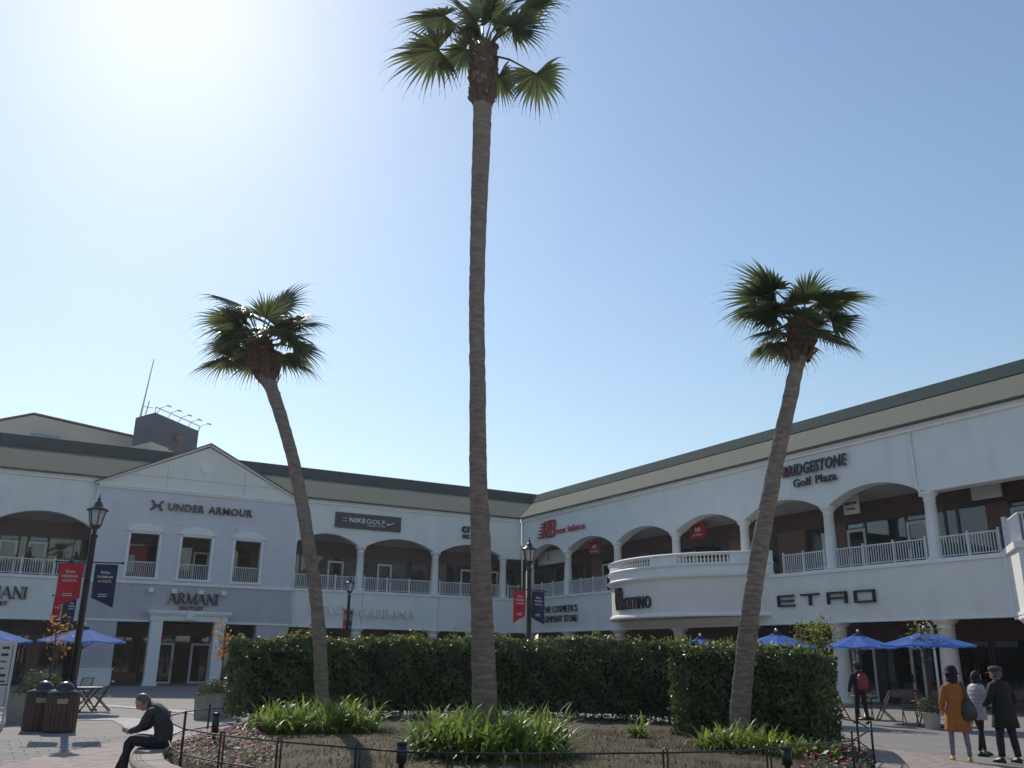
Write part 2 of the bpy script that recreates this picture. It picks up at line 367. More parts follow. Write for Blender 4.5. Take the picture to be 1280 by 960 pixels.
# ---------------------------------------------------------------- ground
def ground_poly(name, pix, z, m, extra=()):
    pts = [at_ground(x, y, 0) for x, y in pix]+[Vector(p) for p in extra]
    return tag(MB().add([(p.x, p.y, z) for p in pts], [tuple(range(len(pts)))]).build(name, m), kind='structure')
tag(MB().add([(-400,-300,0),(500,-300,0),(500,900,0),(-400,900,0)], [(0,1,2,3)]).build('ground', M['pave']), kind='structure')
BED_C = Vector((7.6, 13.2, 0))
def smooth_closed(pts, n):
    out = []; k = len(pts)
    for i in range(k):
        p0, p1, p2, p3 = (pts[(i+j-1) % k] for j in range(4))
        for j in range(n):
            t = j/n; out.append(0.5*((2*p1)+(-p0+p2)*t+(2*p0-5*p1+4*p2-p3)*t*t+(-p0+3*p1-3*p2+p3)*t*t*t))
    return out
BED = smooth_closed([Vector((x, y, 0)) for x, y in [(2.75,15.3),(2.42,12.9),(3.0,10.7),(3.7,9.4),(4.84,8.35),(6.4,7.75),(7.9,7.65),(9.6,8.05),(11.35,9.25),
       (13.6,11.6),(14.6,14.6),(13.6,18.2),(11.2,20.6),(8.2,21.4),(5.9,20.5),(4.25,18.3),(3.35,16.7)]], 5)
def offset_loop(loop, d):
    n = len(loop); o = []
    for i in range(n):
        t = (loop[(i+1) % n]-loop[i-1]).normalized(); o.append(loop[i]+Vector((-t.y, t.x, 0))*(-d))
    return o
area = sum(BED[i].x*BED[(i+1) % len(BED)].y-BED[(i+1) % len(BED)].x*BED[i].y for i in range(len(BED)))
SGN = 1 if area > 0 else -1
OUT1 = offset_loop(BED, SGN*.75); OUT2 = offset_loop(BED, SGN*2.9); INN = offset_loop(BED, -SGN*.05)
def strip(mb, A, zA, B, zB):
    n = len(A); b = [(p.x, p.y, zA) for p in A]+[(p.x, p.y, zB) for p in B]
    return mb.add(b, [(i, (i+1) % n, n+(i+1) % n, n+i) for i in range(n)], False)
tag(strip(MB(), OUT2, .0125, offset_loop(BED, SGN*.3), .0125).build('pink_paving_ring', M['pavep']), kind='structure')
# pale paving bands of the plaza pattern
ground_poly('pale_paving_band', [(-60,900.5),(140,898),(166,897.5),(250,914),(250,921),(190,927),(140,900.5),(-60,903)], .0125, M['pavew'])
ground_poly('pale_paving_band', [(-60,884.5),(0,883.5),(32,881.5),(125,880.5),(250,890),(262,893),(250,894),(180,887),(125,883),(32,884),(-60,887.5)], .0165, M['pavew'])
# paving stones on the left foreground: the nearest 300 as stones, the rest joined
bed_pt = lambda p: False
def inside(loop, x, y):
    c = False; n = len(loop)
    for i in range(n):
        a, b = loop[i], loop[i-1]
        if (a.y > y) != (b.y > y) and x < (b.x-a.x)*(y-a.y)/(b.y-a.y)+a.x: c = not c
    return c
joint = tag(MB().add([(-7,8,.0035),(6.5,8,.0035),(6.5,23.0,.0035),(-7,23.0,.0035)], [(0,1,2,3)]).build('paving_bed', M['joint']), kind='structure')
TS = .42; cand = []
for i in range(-16, 15):
    for j in range(20, 55):
        x, y = i*TS+(TS/2 if j % 2 else 0), j*TS
        if y > 22.7 or x > 6.0 or x < -6.6 or inside(OUT2, x, y): continue
        v = Vector((x, y, -CAM_H)); dz = v.dot(FW); px, py = 640+F_PX*v.dot(RT)/dz, 480-F_PX*v.dot(UP)/dz
        cand.append((0 if (-20 < px < 320 and py < 975) else 1, dz, x, y))
cand.sort(); g = .008
tmb = MB().add([(-TS/2+g,-TS/2+g,0),(TS/2-g,-TS/2+g,0),(TS/2-g,TS/2-g,0),(-TS/2+g,TS/2-g,0),(-TS/2+g+.004,-TS/2+g+.004,.006),(TS/2-g-.004,-TS/2+g+.004,.006),(TS/2-g-.004,TS/2-g-.004,.006),(-TS/2+g+.004,TS/2-g-.004,.006)],
     [(4,5,6,7),(0,1,5,4),(1,2,6,5),(2,3,7,6),(3,0,4,7)])
tme = tmb.mesh('paving_stone'); tme.materials.append(M['tile'])
for k, (_, dz, x, y) in enumerate(cand[:300]):
    obj_from(tme, 'paving_stone', joint, (x, y, .0038+random.uniform(0, .0012)), (random.uniform(-.002, .002), random.uniform(-.002, .002), 0))
rest = MB()
for _, dz, x, y in cand[300:]: rest.add([(p[0]+x, p[1]+y, p[2]+.004) for p in tmb.v], tmb.f)
rest.build('paving_stone', M['tile'], joint, kind='stuff')

# ---------------------------------------------------------------- buildings
tfA = lambda u, d, z: (u, YA+d, z)
tfB = lambda u, d, z: (XB+d, u, z)
TF = {'A': tfA, 'B': tfB}
def walls_with_holes(mb, u0, u1, z0, z1, holes, d0, d1):
    us = sorted({u0, u1, *[h[0] for h in holes], *[h[1] for h in holes]}); zs = sorted({z0, z1, *[h[2] for h in holes], *[h[3] for h in holes]})
    for a, b in zip(us, us[1:]):
        for c, d in zip(zs, zs[1:]):
            if not any(h[0] <= a and b <= h[1] and h[2] <= c and d <= h[3] for h in holes): mb.box(a, b, d0, d1, c, d)
    return mb
def arch_wall(mb, bays, zt, d0, d1, zs=8.85, zc=9.56):
    prof = []
    for (a, b, kind) in bays:
        if kind == 'arch':
            c = (a+b)/2; hw = (b-a)/2-.22; r = (hw*hw+(zc-zs)**2)/(2*(zc-zs))
            prof.append((a, zs))
            for i in range(25):
                u = c-hw+2*hw*i/24; prof.append((u, zc-r+math.sqrt(max(0, r*r-(u-c)**2))))
        else: prof.append((a, zs-.08)); prof.append((b-.001, zs-.08))
    prof.append((bays[-1][1], zs if bays[-1][2] == 'arch' else zs-.08))
    vs = []
    for u, z in prof: vs += [(u, d0, z), (u, d1, z), (u, d0, zt), (u, d1, zt)]
    fs = []
    for i in range(len(prof)-1):
        k = 4*i; fs += [(k, k+4, k+6, k+2), (k+1, k+3, k+7, k+5), (k, k+1, k+5, k+4), (k+2, k+6, k+7, k+3)]
    fs += [(0, 2, 3, 1), (4*len(prof)-4, 4*len(prof)-3, 4*len(prof)-1, 4*len(prof)-2)]
    return mb.add(vs, fs)
def column(root, face, u, z0, z1, r, d=.26, m='white'):
    x, y, _ = TF[face](u, d, 0); mb = MB(); h = z1-z0
    mb.lathe((x, y, z0), [(r*1.25,0),(r*1.25,.10),(r*1.05,.16),(r,.22),(r*.98,h*.4),(r*.86,h-.42),(r*.95,h-.40),(r*.95,h-.35),(r*.86,h-.33),(r*.9,h-.26),(r*1.25,h-.14),(r*1.38,h-.10),(r*1.38,h)], 18)
    return mb.build('column', M[m], root)
def railing(root, face, u0, u1, d=.10, z0=5.93, ztop=6.85, step=.125):
    tf = TF[face]
    ra = MB(tf).box(u0, u1, d-.025, d+.025, ztop-.05, ztop).box(u0, u1, d-.02, d+.02, z0+.08, z0+.12).build('railing', M['rail'], root)
    n = max(1, round((u1-u0)/1.5))
    for i in range(n+1):
        u = u0+.04+(u1-u0-.08)*i/n; MB(tf).box(u-.035, u+.035, d-.035, d+.035, z0, ztop+.10).build('post', M['rail'], ra)
    b = MB(tf); k = int((u1-u0)/step)
    for i in range(1, k):
        u = u0+(u1-u0)*i/k; b.box(u-.016, u+.016, d-.016, d+.016, z0+.12, ztop-.05)
    b.build('balusters', M['rail'], ra, kind='stuff')
    return ra
def window(root, face, u0, u1, z0, z1, d, fm='dframe', name='shop_window', fw=.06, gl='glass', mull=()):
    tf = TF[face]; f = MB(tf)
    f.box(u0, u0+fw, d-.05, d+.05, z0, z1).box(u1-fw, u1, d-.05, d+.05, z0, z1).box(u0+fw, u1-fw, d-.05, d+.05, z1-fw, z1).box(u0+fw, u1-fw, d-.05, d+.05, z0, z0+fw)
    for q in mull: f.box(q-.03, q+.03, d-.045, d+.045, z0+fw, z1-fw)
    fo = f.build(name, M[fm], root)
    MB(tf).box(u0+fw*.5, u1-fw*.5, d-.008, d+.008, z0+fw*.5, z1-fw*.5).build('pane', M[gl], fo)
    return fo
def door(root, face, u0, u1, z0, z1, d, gl='glass'):
    fo = window(root, face, u0, u1, z0, z1, d, 'frame', 'door', .13, gl)
    MB(TF[face]).box(u1-.09, u1-.05, d-.12, d-.08, z0+.9, z0+1.3).build('handle', M['dframe'], fo)
    return fo
def ceiling_lamp(root, face, u, d, z, s=.35):
    s *= .42
    return MB(TF[face]).box(u-s, u+s, d-.12, d+.12, z-.05, z).build('ceiling_light', M['light'], root)

def shopfront(root, face, items, d, zf, zg, zd, fl='glass'):
    """items: (kind, u0, u1)"""
    for kind, a, b in items:
        if kind == 'pier': MB(TF[face]).box(a, b, d-.10, d+.25, zf, zg).build('brick_pier', M['brickA' if face == 'A' else 'brickB'], root)
        elif kind == 'wall': MB(TF[face]).box(a, b, d-.02, d+.2, zf, zg).build('wall_panel', M['darkwall'], root)
        elif kind == 'poster': MB(TF[face]).box(a, b, d+.35, d+.4, zf+.3, zg-.2).build('wall_panel', M['mural'], root); window(root, face, a, b, zf, zg, d)
        elif kind == 'white': MB(TF[face]).box(a, b, d-.05, d+.1, zf, zg-.3).build('wall_panel', M['signw'], root)
        elif kind == 'door': door(root, face, a, b, zf, zd, d); window(root, face, a, b, zd, zg, d)
        else: window(root, face, a, b, zf, zg, d, mull=[a+(b-a)*k/round((b-a)/1.8) for k in range(1, round((b-a)/1.8))] if b-a > 2.6 else ())

def rack(x, y, z, rz, m, lab):
    t = thing('clothes_rack', lab, 'clothes rack', (x, y, z), rz, 'clothes racks behind the shop windows')
    f = MB().bar((-.7,0,0),(-.7,0,1.4),.04).bar((.7,0,0),(.7,0,1.4),.04).bar((-.7,0,1.38),(.7,0,1.38),.03).bar((-.7,-.25,.02),(-.7,.25,.02),.04).bar((.7,-.25,.02),(.7,.25,.02),.04)
    me = f.mesh('rail'); me.materials.append(M['rail']); obj_from(me, 'rail', t)
    c = MB()
    for i in range(14):
        u = -.62+i*.095; h = random.uniform(.6, .95); c.box(u, u+.055, -.22, .22, 1.33-h, 1.33)
    me = c.mesh('garments'); me.materials.append(m); obj_from(me, 'garments', t)
    return t

def wing_common(root, face, U0, U1):
    tf = TF[face]
    MB(tf).add([(U0,.5,9.80),(U1,.5,9.80),(U1,2.6,9.28),(U0,2.6,9.28),(U0,.5,9.9),(U1,.5,9.9),(U1,2.6,9.9),(U0,2.6,9.9)], [(0,3,2,1),(4,5,6,7),(0,1,5,4),(2,3,7,6),(0,4,7,3),(1,2,6,5)]).build('gallery_ceiling', M['ceil'], root)
    MB(tf).box(U0, U1, .4, 7, 5.62, 5.88).build('gallery_floor', M['floor'], root)
    MB(tf).box(U0, U1, 2.5, 2.75, 8.36, 9.5).build('brown_fascia', M['brown'], root)
    # shop interiors, upper and lower
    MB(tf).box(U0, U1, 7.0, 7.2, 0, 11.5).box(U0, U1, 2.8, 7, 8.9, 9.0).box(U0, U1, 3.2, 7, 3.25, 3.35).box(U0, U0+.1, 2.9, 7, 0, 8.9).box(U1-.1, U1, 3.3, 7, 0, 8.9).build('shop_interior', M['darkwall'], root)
    MB(tf).box(U0, U1, .35, 3.15, 3.56, 3.66).build('soffit', M['brown'], root)
    MB(tf).box(U0, U1, 3.0, 3.2, 2.75, 3.56).build('brown_lintel', M['brown'], root)
# ----- left wing (wall A)
A = thing('shopping_arcade', 'white two storey arcade wing with arches running behind the gabled pavilion to the courtyard corner', 'building', (0, YA, 0))
wing_common(A, 'A', -34.2, 36.3)
arch_wall(MB(tfA), [(-34.2,-28.6,'arch'),(-28.6,-23,'arch'),(-23,-17.4,'arch'),(-17.4,-11.8,'arch'),(-11.8,-6.2,'arch'),(-6.2,-.6,'arch'),(-.6,4.75,'arch')], 11.5, 0, .5).build('upper_wall', M['white'], A)
arch_wall(MB(tfA), [(16.65,21.42,'arch'),(21.42,27.0,'arch'),(27.0,32.5,'arch'),(32.5,XB,'flat')], 11.5, 0, .5).build('upper_wall', M['white'], A)
for a, b in ((-34.2, 4.75), (16.65, XB+.06)):
    MB(tfA).box(a, b, -.10, .38, 3.56, 5.76).build('fascia_band', M['white'], A)
    MB(tfA).box(a, b, -.18, .42, 5.76, 5.93).build('coping', M['trim'], A)
    MB(tfA).box(a, b, -.14, .36, 3.50, 3.62).build('fascia_lip', M['trim'], A)
    MB(tfA).box(a, b-.2 if b > 20 else b, -.10, .2, 11.48, 11.70).box(a, b-.26 if b > 20 else b, -.17, -.02, 11.62, 11.74).build('eaves_cornice', M['trim'], A)
    MB(tfA).box(a, b-.3 if b > 20 else b, -.30, -.12, 11.72, 11.80).build('gutter', M['gutter'], A)
# joints on the fascia panels
for u in (21.6, 27.2, 31.0): MB(tfA).box(u-.015, u+.015, -.108, -.09, 3.64, 5.75).build('panel_joint', M['plate'], A)
for u in (-6.2, -.6, 21.42, 27.0, 32.5): column(A, 'A', u, 5.93, 8.87, .27)
for u in (-6.2, -.6, 21.42, 27.0, 32.5): column(A, 'A', u, 0, 3.56, .38)
for a, b in ((-6.0,-.85),(-.35,4.7),(16.9,21.15),(21.7,26.7),(27.3,32.2),(32.8,XB-.1)): railing(A, 'A', a, b)
shopfront(A, 'A', [('win',-34,-28),('win',-28,-22),('pier',-22,-20),('win',-20,-15),('win',-15,-10),('win',-10,-6),('pier',-6,-5.3),('win',-5.3,-1),('win',-1,0),('door',0.05,1.05),('win',1.1,1.55),('door',1.6,2.6),('win',2.65,5.4),('pier',5.4,6.2),
    ('win',6.2,9.0),('pier',9.0,9.7),('win',9.7,11),('door',11,12.0),('win',12.0,13.2),('poster',13.2,14.6),('pier',14.6,15.4),('white',15.4,17.2),('win',17.2,18.0),('win',18.0,19.95),('door',19.95,21.1),('win',21.1,23.6),
    ('door',23.6,24.7),('poster',24.75,27.6),('pier',27.6,29.0),('win',29.0,30.2),('door',30.2,31.3),('win',31.3,32.4),('door',32.4,33.4),('win',33.4,36.2)], 2.6, 5.9, 8.36, 8.05)
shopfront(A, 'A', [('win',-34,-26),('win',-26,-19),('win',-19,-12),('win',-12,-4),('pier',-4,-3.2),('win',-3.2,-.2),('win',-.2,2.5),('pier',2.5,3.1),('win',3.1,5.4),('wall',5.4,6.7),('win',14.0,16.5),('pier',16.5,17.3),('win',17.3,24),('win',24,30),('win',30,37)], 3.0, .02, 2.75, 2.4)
for u in (.6,1.8,3.6,-3,18.6,20.5,22.4,24,26.2,28.6,30.6,7.6,11,13.8): ceiling_lamp(A, 'A', u, 4.6+.5*math.sin(u*3), 8.88, .32)
for u in (-2,1,8.5,11): ceiling_lamp(A, 'A', u, 5.0, 3.22, .3)
# ----- roofs, mitred at the inside corner
def roof(root, face, name, u_end, o0, z0, o1, z1, m, th=.10):
    # o = offset into the building; inside corner mitre runs along u = corner + o
    if face == 'A': pts = [(u_end, YA+o0, z0), (XB+o0, YA+o0, z0), (XB+o1, YA+o1, z1), (u_end, YA+o1, z1)]
    else: pts = [(XB+o0, YA+o0, z0), (XB+o0, u_end, z0), (XB+o1, u_end, z1), (XB+o1, YA+o1, z1)]
    MB().add(pts+[(p[0], p[1], p[2]-th) for p in pts], [(0,1,2,3),(7,6,5,4),(0,4,5,1),(1,5,6,2),(2,6,7,3),(3,7,4,0)]).build(name, M[m], root)
roof(A, 'A', 'roof_slope', -34.2, -.28, 11.83, 2.5, 13.55, 'rooftan'); roof(A, 'A', 'roof_edge', -34.2, 2.48, 13.60, 3.7, 14.57, 'roofgrn')
MB().box(-34.2, 37.5, YA+3.7, YA+16, 14.3, 14.5).box(-34.2, 37.5, YA+15.8, YA+16, 0, 14.3).box(-34.4, -34.2, YA+.5, YA+16, 0, 13.4).build('unseen_roof_deck', M['bgwhite'], A)  # unseen roof top and back wall, added to block the sun
# ----- gabled pavilion
Gp = thing('gabled_pavilion', 'lavender gabled shop front with three arched-top windows and a white entrance portico', 'building', (10.7, YA-.4, 0))
tfG = lambda u, d, z: (u, YA-.4+d, z)
gx0, gx1 = 4.72, 16.68
walls_with_holes(MB(tfG), gx0, gx1, 5.86, 11.2, [(6.78,8.38,6.10,8.62),(9.72,11.44,6.10,8.60),(12.90,14.50,6.10,8.60)], 0, .42).build('upper_wall', M['lav'], Gp)
MB(tfG).vprism([(gx0,11.42),(gx1,11.42),(10.72,14.28)], 0.02, .4).build('pediment', M['sidingw'], Gp)
MB(tfG).box(gx0-.03, gx1+.03, -.08, .3, 11.18, 11.30).box(gx0-.06, gx1+.06, -.14, .3, 11.30, 11.42).build('cornice', M['trim'], Gp)
rk = MB(tfG)
for s, e in (((gx0-.25,11.36),(10.72,14.42)),((gx1+.25,11.36),(10.72,14.42))): rk.bar((s[0],.1,s[1]),(e[0],.1,e[1]),.5,.10,up=(0,0,1))
rk.build('raking_cornice', M['trim'], Gp)
rk = MB(tfG)
for s, e in (((gx0-.30,11.43),(10.72,14.51)),((gx1+.30,11.43),(10.72,14.51))): rk.bar((s[0],2.2,s[1]),(e[0],2.2,e[1]),4.9,.06,up=(0,0,1))
rk.build('pavilion_roof', M['gutter'], Gp)
MB(tfG).lathe((0,0,0), [(.001,0)], 3).v
def disc_y(mb, cx, y, cz, r, t, n=28):
    ring = lambda yy, rr: [(cx+rr*math.cos(2*math.pi*k/n), yy, cz+rr*math.sin(2*math.pi*k/n)) for k in range(n)]
    return mb.loft([ring(y, r), ring(y-t, r), ring(y-t, r*.88), ring(y-t*.6, r*.86)], False)
disc_y(MB(), 10.72, YA-.38, 13.05, .46, .06).build('medallion', M['trim'], Gp)
for u in (8.4, 13.1): MB(tfG).box(u-.01, u+.01, .005, .04, 11.44, 12.9 if u < 10 else 12.9).build('panel_joint', M['plate'], Gp)
MB(tfG).box(6.2,15.2,.005,.04,12.1,12.12).build('panel_joint', M['plate'], Gp)
for a, b in ((6.78,8.38),(9.72,11.44),(12.90,14.50)):
    mb = MB(tfG); mb.box(a-.16,a,-.07,.1,5.98,8.62).box(b,b+.16,-.07,.1,5.98,8.62).box(a-.0,b+.0,-.07,.1,8.62,8.74).box(a-.22,b+.22,-.10,.1,5.96,6.09)
    wsur = mb.build('window_surround', M['trim'], Gp)
    c = (a+b)/2; hw = (b-a)/2+.32; poly = [(c-hw,8.745),(c+hw,8.745),(c+hw,8.85)]+[(c+hw*math.cos(t)*.85, 8.86+.36*math.sin(t)) for t in [math.pi*k/12 for k in range(0,13)]]+[(c-hw,8.85)]
    MB(tfG).vprism(poly, -.12, .1).build('hood', M['trim'], wsur)
    ra = MB(tfG).box(a,b,.18,.22,6.95,7.0).build('window_railing', M['rail'], Gp); b2 = MB(tfG)
    for k in range(1, 14): b2.box(a+(b-a)*k/14-.014, a+(b-a)*k/14+.014, .186, .214, 6.1, 6.95)
    b2.build('balusters', M['rail'], ra, kind='stuff')
MB(tfG).box(gx0-.02, gx1+.02, -.10, .42, 5.70, 5.86).build('string_course', M['trim'], Gp)
MB(tfG).box(gx0, gx1, 0, .40, 3.66, 5.70).build('brick_band', M['pbrick'], Gp)
MB(tfG).box(gx0, 8.40, -.06, .40, 3.54, 3.66).build('lintel_trim', M['trim'], Gp); MB(tfG).box(12.72, gx1, -.06, .40, 3.54, 3.66).build('lintel_trim', M['trim'], Gp)
for a, b in ((gx0, 6.70), (14.7, gx1)):
    MB(tfG).box(a, b, 0, .6, .95, 3.54).build('brick_pier', M['pbrick'], Gp); MB(tfG).box(a-.03, b+.05, -.05, .65, 0, .86).box(a-.05, b+.09, -.09, .69, .86, .95).build('pier_plinth', M['trim'], Gp)
for a in (8.45, 12.05): MB(tfG).box(a, a+.66, -.55, .1, 0, 3.62).box(a-.04, a+.70, -.59, .14, 0, .22).build('portico_pillar', M['trim'], Gp)
MB(tfG).box(8.38, 12.78, -.60, .1, 3.62, 3.95).box(8.28, 12.88, -.70, .1, 3.95, 4.05).box(8.20, 12.96, -.78, .1, 4.05, 4.20).box(10.35, 10.82, -.84, -.6, 3.70, 4.22).build('portico_entablature', M['trim'], Gp)
MB(tfG).box(gx0, gx1, .42, 3.3, 3.56, 3.66).build('soffit', M['brown'], Gp)
MB(tfG).box(6.7, 8.5, 2.95, 3.2, .02, .62).build('brick_base', M['brickA'], Gp)
window(Gp, 'A', 6.72, 9.3, .62, 2.75, 2.62, mull=(7.6, 8.5)); window(Gp, 'A', 9.3, 12.9, 2.42, 2.9, 2.6)
door(Gp, 'A', 9.35, 10.50, .02, 2.42, 2.6); door(Gp, 'A', 11.5, 12.72, .02, 2.42, 2.6)
window(Gp, 'A', 12.9, 14.0, .02, 2.75, 2.62)
for u in (8.25, 9.55, 11.1, 12.45):
    f = MB(tfG).box(u-.05,u+.05,-.12,0,5.40,5.50).box(u-.14,u+.14,-.36,-.12,5.22,5.46).build('spotlight', M['trim'], Gp)
for u in (7.9, 9.6, 11.3, 12.9): MB(tfG).box(u-.06,u+.06,-.16,0,9.28,9.36).build('spotlight', M['trim'], Gp)
for u in (4.66, 16.74): MB(tfG).tube([(u,-.02,3.6),(u,-.02,11.3)], .05, 8).build('downpipe', M['trim'], Gp)
# clothes poster seen in the first window
MB(tfA).box(7.1, 8.2, 2.45, 2.5, 6.0, 8.2).build('window_poster', M['signr'], Gp)
MB(tfA).box(7.0, 7.5, 2.38, 2.43, 6.5, 7.6).build('window_poster', M['signw'], Gp)

# ----- right wing (wall B)
B = thing('shopping_arcade', 'long white arcade wing on the right with deep arches, sage roof and a bowed balcony', 'building', (XB, 30, 0))
BE = 8.0; bc = [56.5, 51.57, 45.87, 40.2, 34.65, 29.07, 23.65, 18.1, 12.6]
wing_common(B, 'B', BE, 59.9)
arch_wall(MB(tfB), [(BE,12.6,'flat'),(12.6,18.1,'flat'),(18.1,23.65,'flat'),(23.65,29.07,'arch'),(29.07,34.65,'arch'),(34.65,40.2,'arch'),(40.2,45.87,'arch'),(45.87,51.57,'arch'),(51.57,56.5,'arch'),(56.5,57.45,'flat')], 11.5, 0, .7).build('upper_wall', M['white'], B)
MB(tfB).box(BE, YA-.06, -.10, .38, 3.56, 5.76).build('fascia_band', M['sidingw'], B)
MB(tfB).box(BE, YA-.20, -.18, .42, 5.76, 5.93).build('coping', M['trim'], B)
MB(tfB).box(BE, YA-.16, -.14, .36, 3.50, 3.62).build('fascia_lip', M['trim'], B)
MB(tfB).box(BE, YA-.12, -.10, .2, 11.48, 11.70).box(BE, YA-.2, -.17, -.02, 11.62, 11.74).build('eaves_cornice', M['trim'], B)
MB(tfB).box(BE, YA-.32, -.30, -.12, 11.72, 11.80).build('gutter', M['gutter'], B)
for u in bc[:]: column(B, 'B', u, 5.93, 8.87 if u > 24 else 8.79, .27)
for u in bc: column(B, 'B', u, 0, 3.56, .38, m='curve')
for a, b in ((51.8,56.2),(46.9,51.3),(29.35,32.0),(23.95,28.8),(20.7,23.4)): railing(B, 'B', a, b)
roof(B, 'B', 'roof_slope', BE, -.28, 11.83, 2.5, 13.55, 'rooftan'); roof(B, 'B', 'roof_edge', BE, 2.48, 13.60, 3.7, 14.57, 'roofgrn')
MB().box(XB+3.7, XB+16, BE, YA+3.7, 14.3, 14.5).box(XB+15.8, XB+16, BE, YA, 0, 14.3).build('unseen_roof_deck', M['bgwhite'], B)  # right wing's unseen roof and rear wall, added as a sun block
MB(tfB).box(BE-.2, BE, 0, 16, 0, 11.5).build('end_wall', M['white'], B)
MB(tfB).tube([(24.0,-.05,11.5),(24.0,-.05,9.0),(23.92,.02,8.85),(23.92,.02,8.6)], .055, 8).build('downpipe', M['trim'], B)
MB(tfB).tube([(57.2,-.08,11.5),(57.2,-.08,5.95)], .06, 8).build('downpipe', M['trim'], B)
MB(tfB).tube([(24.3,-.05,3.6),(24.25,-.05,3.4),(23.98,-.2,3.2),(23.98,-.2,.1)], .05, 8).build('downpipe', M['trim'], B)
shopfront(B, 'B', [('win',57,59.8),('win',52,57),('pier',50.8,52),('door',49.7,50.8),('win',46.5,49.7),('pier',45.5,46.5),('win',42.3,45.5),('door',41.2,42.3),('win',38.2,41.2),('pier',37,38.2),('win',34.5,37),('pier',32.6,34.5),
    ('white',30.8,31.6),('win',31.6,32.6),('pier',30.0,30.8),('door',28.9,30.0),('win',26.6,28.9),('door',25.5,26.6),('win',24.6,25.5),('win',24.0,24.6),('win',22.6,24.0),('pier',21.6,22.6),('door',20.5,21.6),('win',16,20.5),('win',BE,16)], 2.6, 5.9, 8.36, 8.05)
shopfront(B, 'B', [('win',52,59.8),('win',46,52),('win',40,46),('win',34,40),('win',32,34),('door',30.6,31.8),('door',29.4,30.5),('wall',28.9,29.4),('win',27.5,28.9),('door',26.8,27.5),('win',25.6,26.8),('win',23.6,25.6)], 3.0, .02, 2.75, 2.5)
window(B, 'B', 20.4, 23.5, .35, 2.75, 3.0, mull=(22.0,)); MB(tfB).box(18.2, 20.3, 1.2, 1.5, 0, 3.5).box(BE, 18.2, .6, .9, 0, 3.5).build('brick_wall', M['brickB'], B)
MB(tfB).box(20.3, 23.5, 2.9, 3.1, 0, .35).build('brick_base', M['brickB'], B)
for u in (54,49,44,40,36,31,29.5,28,27,25.2,24.5,23.2,22.4,21.2): ceiling_lamp(B, 'B', u, 4.4+.7*math.sin(u*5), 8.88, .3)
for u in (33, 29.8, 26.2): ceiling_lamp(B, 'B', u, 6.2, 3.22, .25)
# bowed balcony
CXb, CYb, RB = 38.4, 39.2, 7.9
def arcp(a, r, z): return (CXb-r*math.cos(a), CYb+r*math.sin(a), z)
def arc_strip(mb, prof, a0, a1, n):
    rings = [[arcp(a0+(a1-a0)*i/n, r, z) for r, z in prof] for i in range(n+1)]; m = len(prof)
    mb.add([p for r in rings for p in r], [(i*m+k, i*m+(k+1) % m, (i+1)*m+(k+1) % m, (i+1)*m+k) for i in range(n) for k in range(m)], False)
    b = len(mb.v)-(n+1)*m; mb.f.append(tuple(b+k for k in range(m))); mb.f.append(tuple(b+n*m+k for k in reversed(range(m)))); mb.sm += [False]*2
    return mb
AM = R_(56)
bowroot = B
arc_strip(MB(), [(7.8,4.14),(7.8,5.86),(7.5,5.86),(7.5,4.14)], -AM, AM, 48).build('balcony_fascia', M['curve'], B)
arc_strip(MB(), [(7.92,3.94),(7.95,4.0),(7.90,4.12),(7.84,4.16),(7.45,4.16),(7.45,3.94)], -AM, AM, 48).build('balcony_lip', M['trim'], B)
arc_strip(MB(), [(7.84,5.86),(8.02,5.92),(8.06,6.0),(7.98,6.06),(7.88,6.10),(7.88,6.42),(8.0,6.47),(8.05,6.54),(7.98,6.60),(7.5,6.60),(7.5,5.86)], -AM, AM, 48).build('balcony_cornice', M['trim'], B)
arc_strip(MB(), [(7.97,7.02),(8.0,7.10),(7.95,7.14),(7.5,7.14),(7.5,7.02)], -AM, AM, 48).build('balcony_coping', M['trim'], B)
fan = [arcp(-AM+2*AM*i/24, 7.5, 0) for i in range(25)]
MB().prism([(p[0], p[1]) for p in fan], 3.97, 4.03).prism([(p[0], p[1]) for p in fan], 5.9, 5.94).build('balcony_slab', M['ceil'], B)
def hit_arc(px, py, r=7.8):
    d = ray(px, py); ox, oy = -CXb, -CYb; a = d.x**2+d.y**2; b = 2*(ox*d.x+oy*d.y); c = ox*ox+oy*oy-r*r
    t = (-b-math.sqrt(max(0, b*b-4*a*c)))/(2*a); return math.atan2(d.y*t-CYb, CXb-d.x*t), CAM_H+d.z*t
ang = [hit_arc(x, 700, 7.85)[0] for x in (776, 813, 846, 912)]
blocks = [(AM, ang[0]), (ang[1], ang[2]), (ang[3], -AM)]
for a, b in blocks: arc_strip(MB(), [(7.9,6.60),(7.9,7.02),(7.6,7.02),(7.6,6.60)], a, b, 10).build('parapet_block', M['trim'], B)
for a, b, n in ((ang[0], ang[1], 13), (ang[2], ang[3], 14)):
    for k in range(n):
        t = a+(b-a)*(k+.5)/n; c = arcp(t, 7.75, 6.60)
        if k == 0 and a == ang[0]:
            lm = MB().lathe((0,0,0), [(.07,0),(.07,.04),(.035,.07),(.055,.13),(.065,.18),(.05,.24),(.03,.32),(.04,.36),(.07,.38),(.07,.42)], 10).mesh('baluster'); lm.materials.append(M['trim'])
        obj_from(lm, 'baluster', B, Vector(c)-wloc(B))
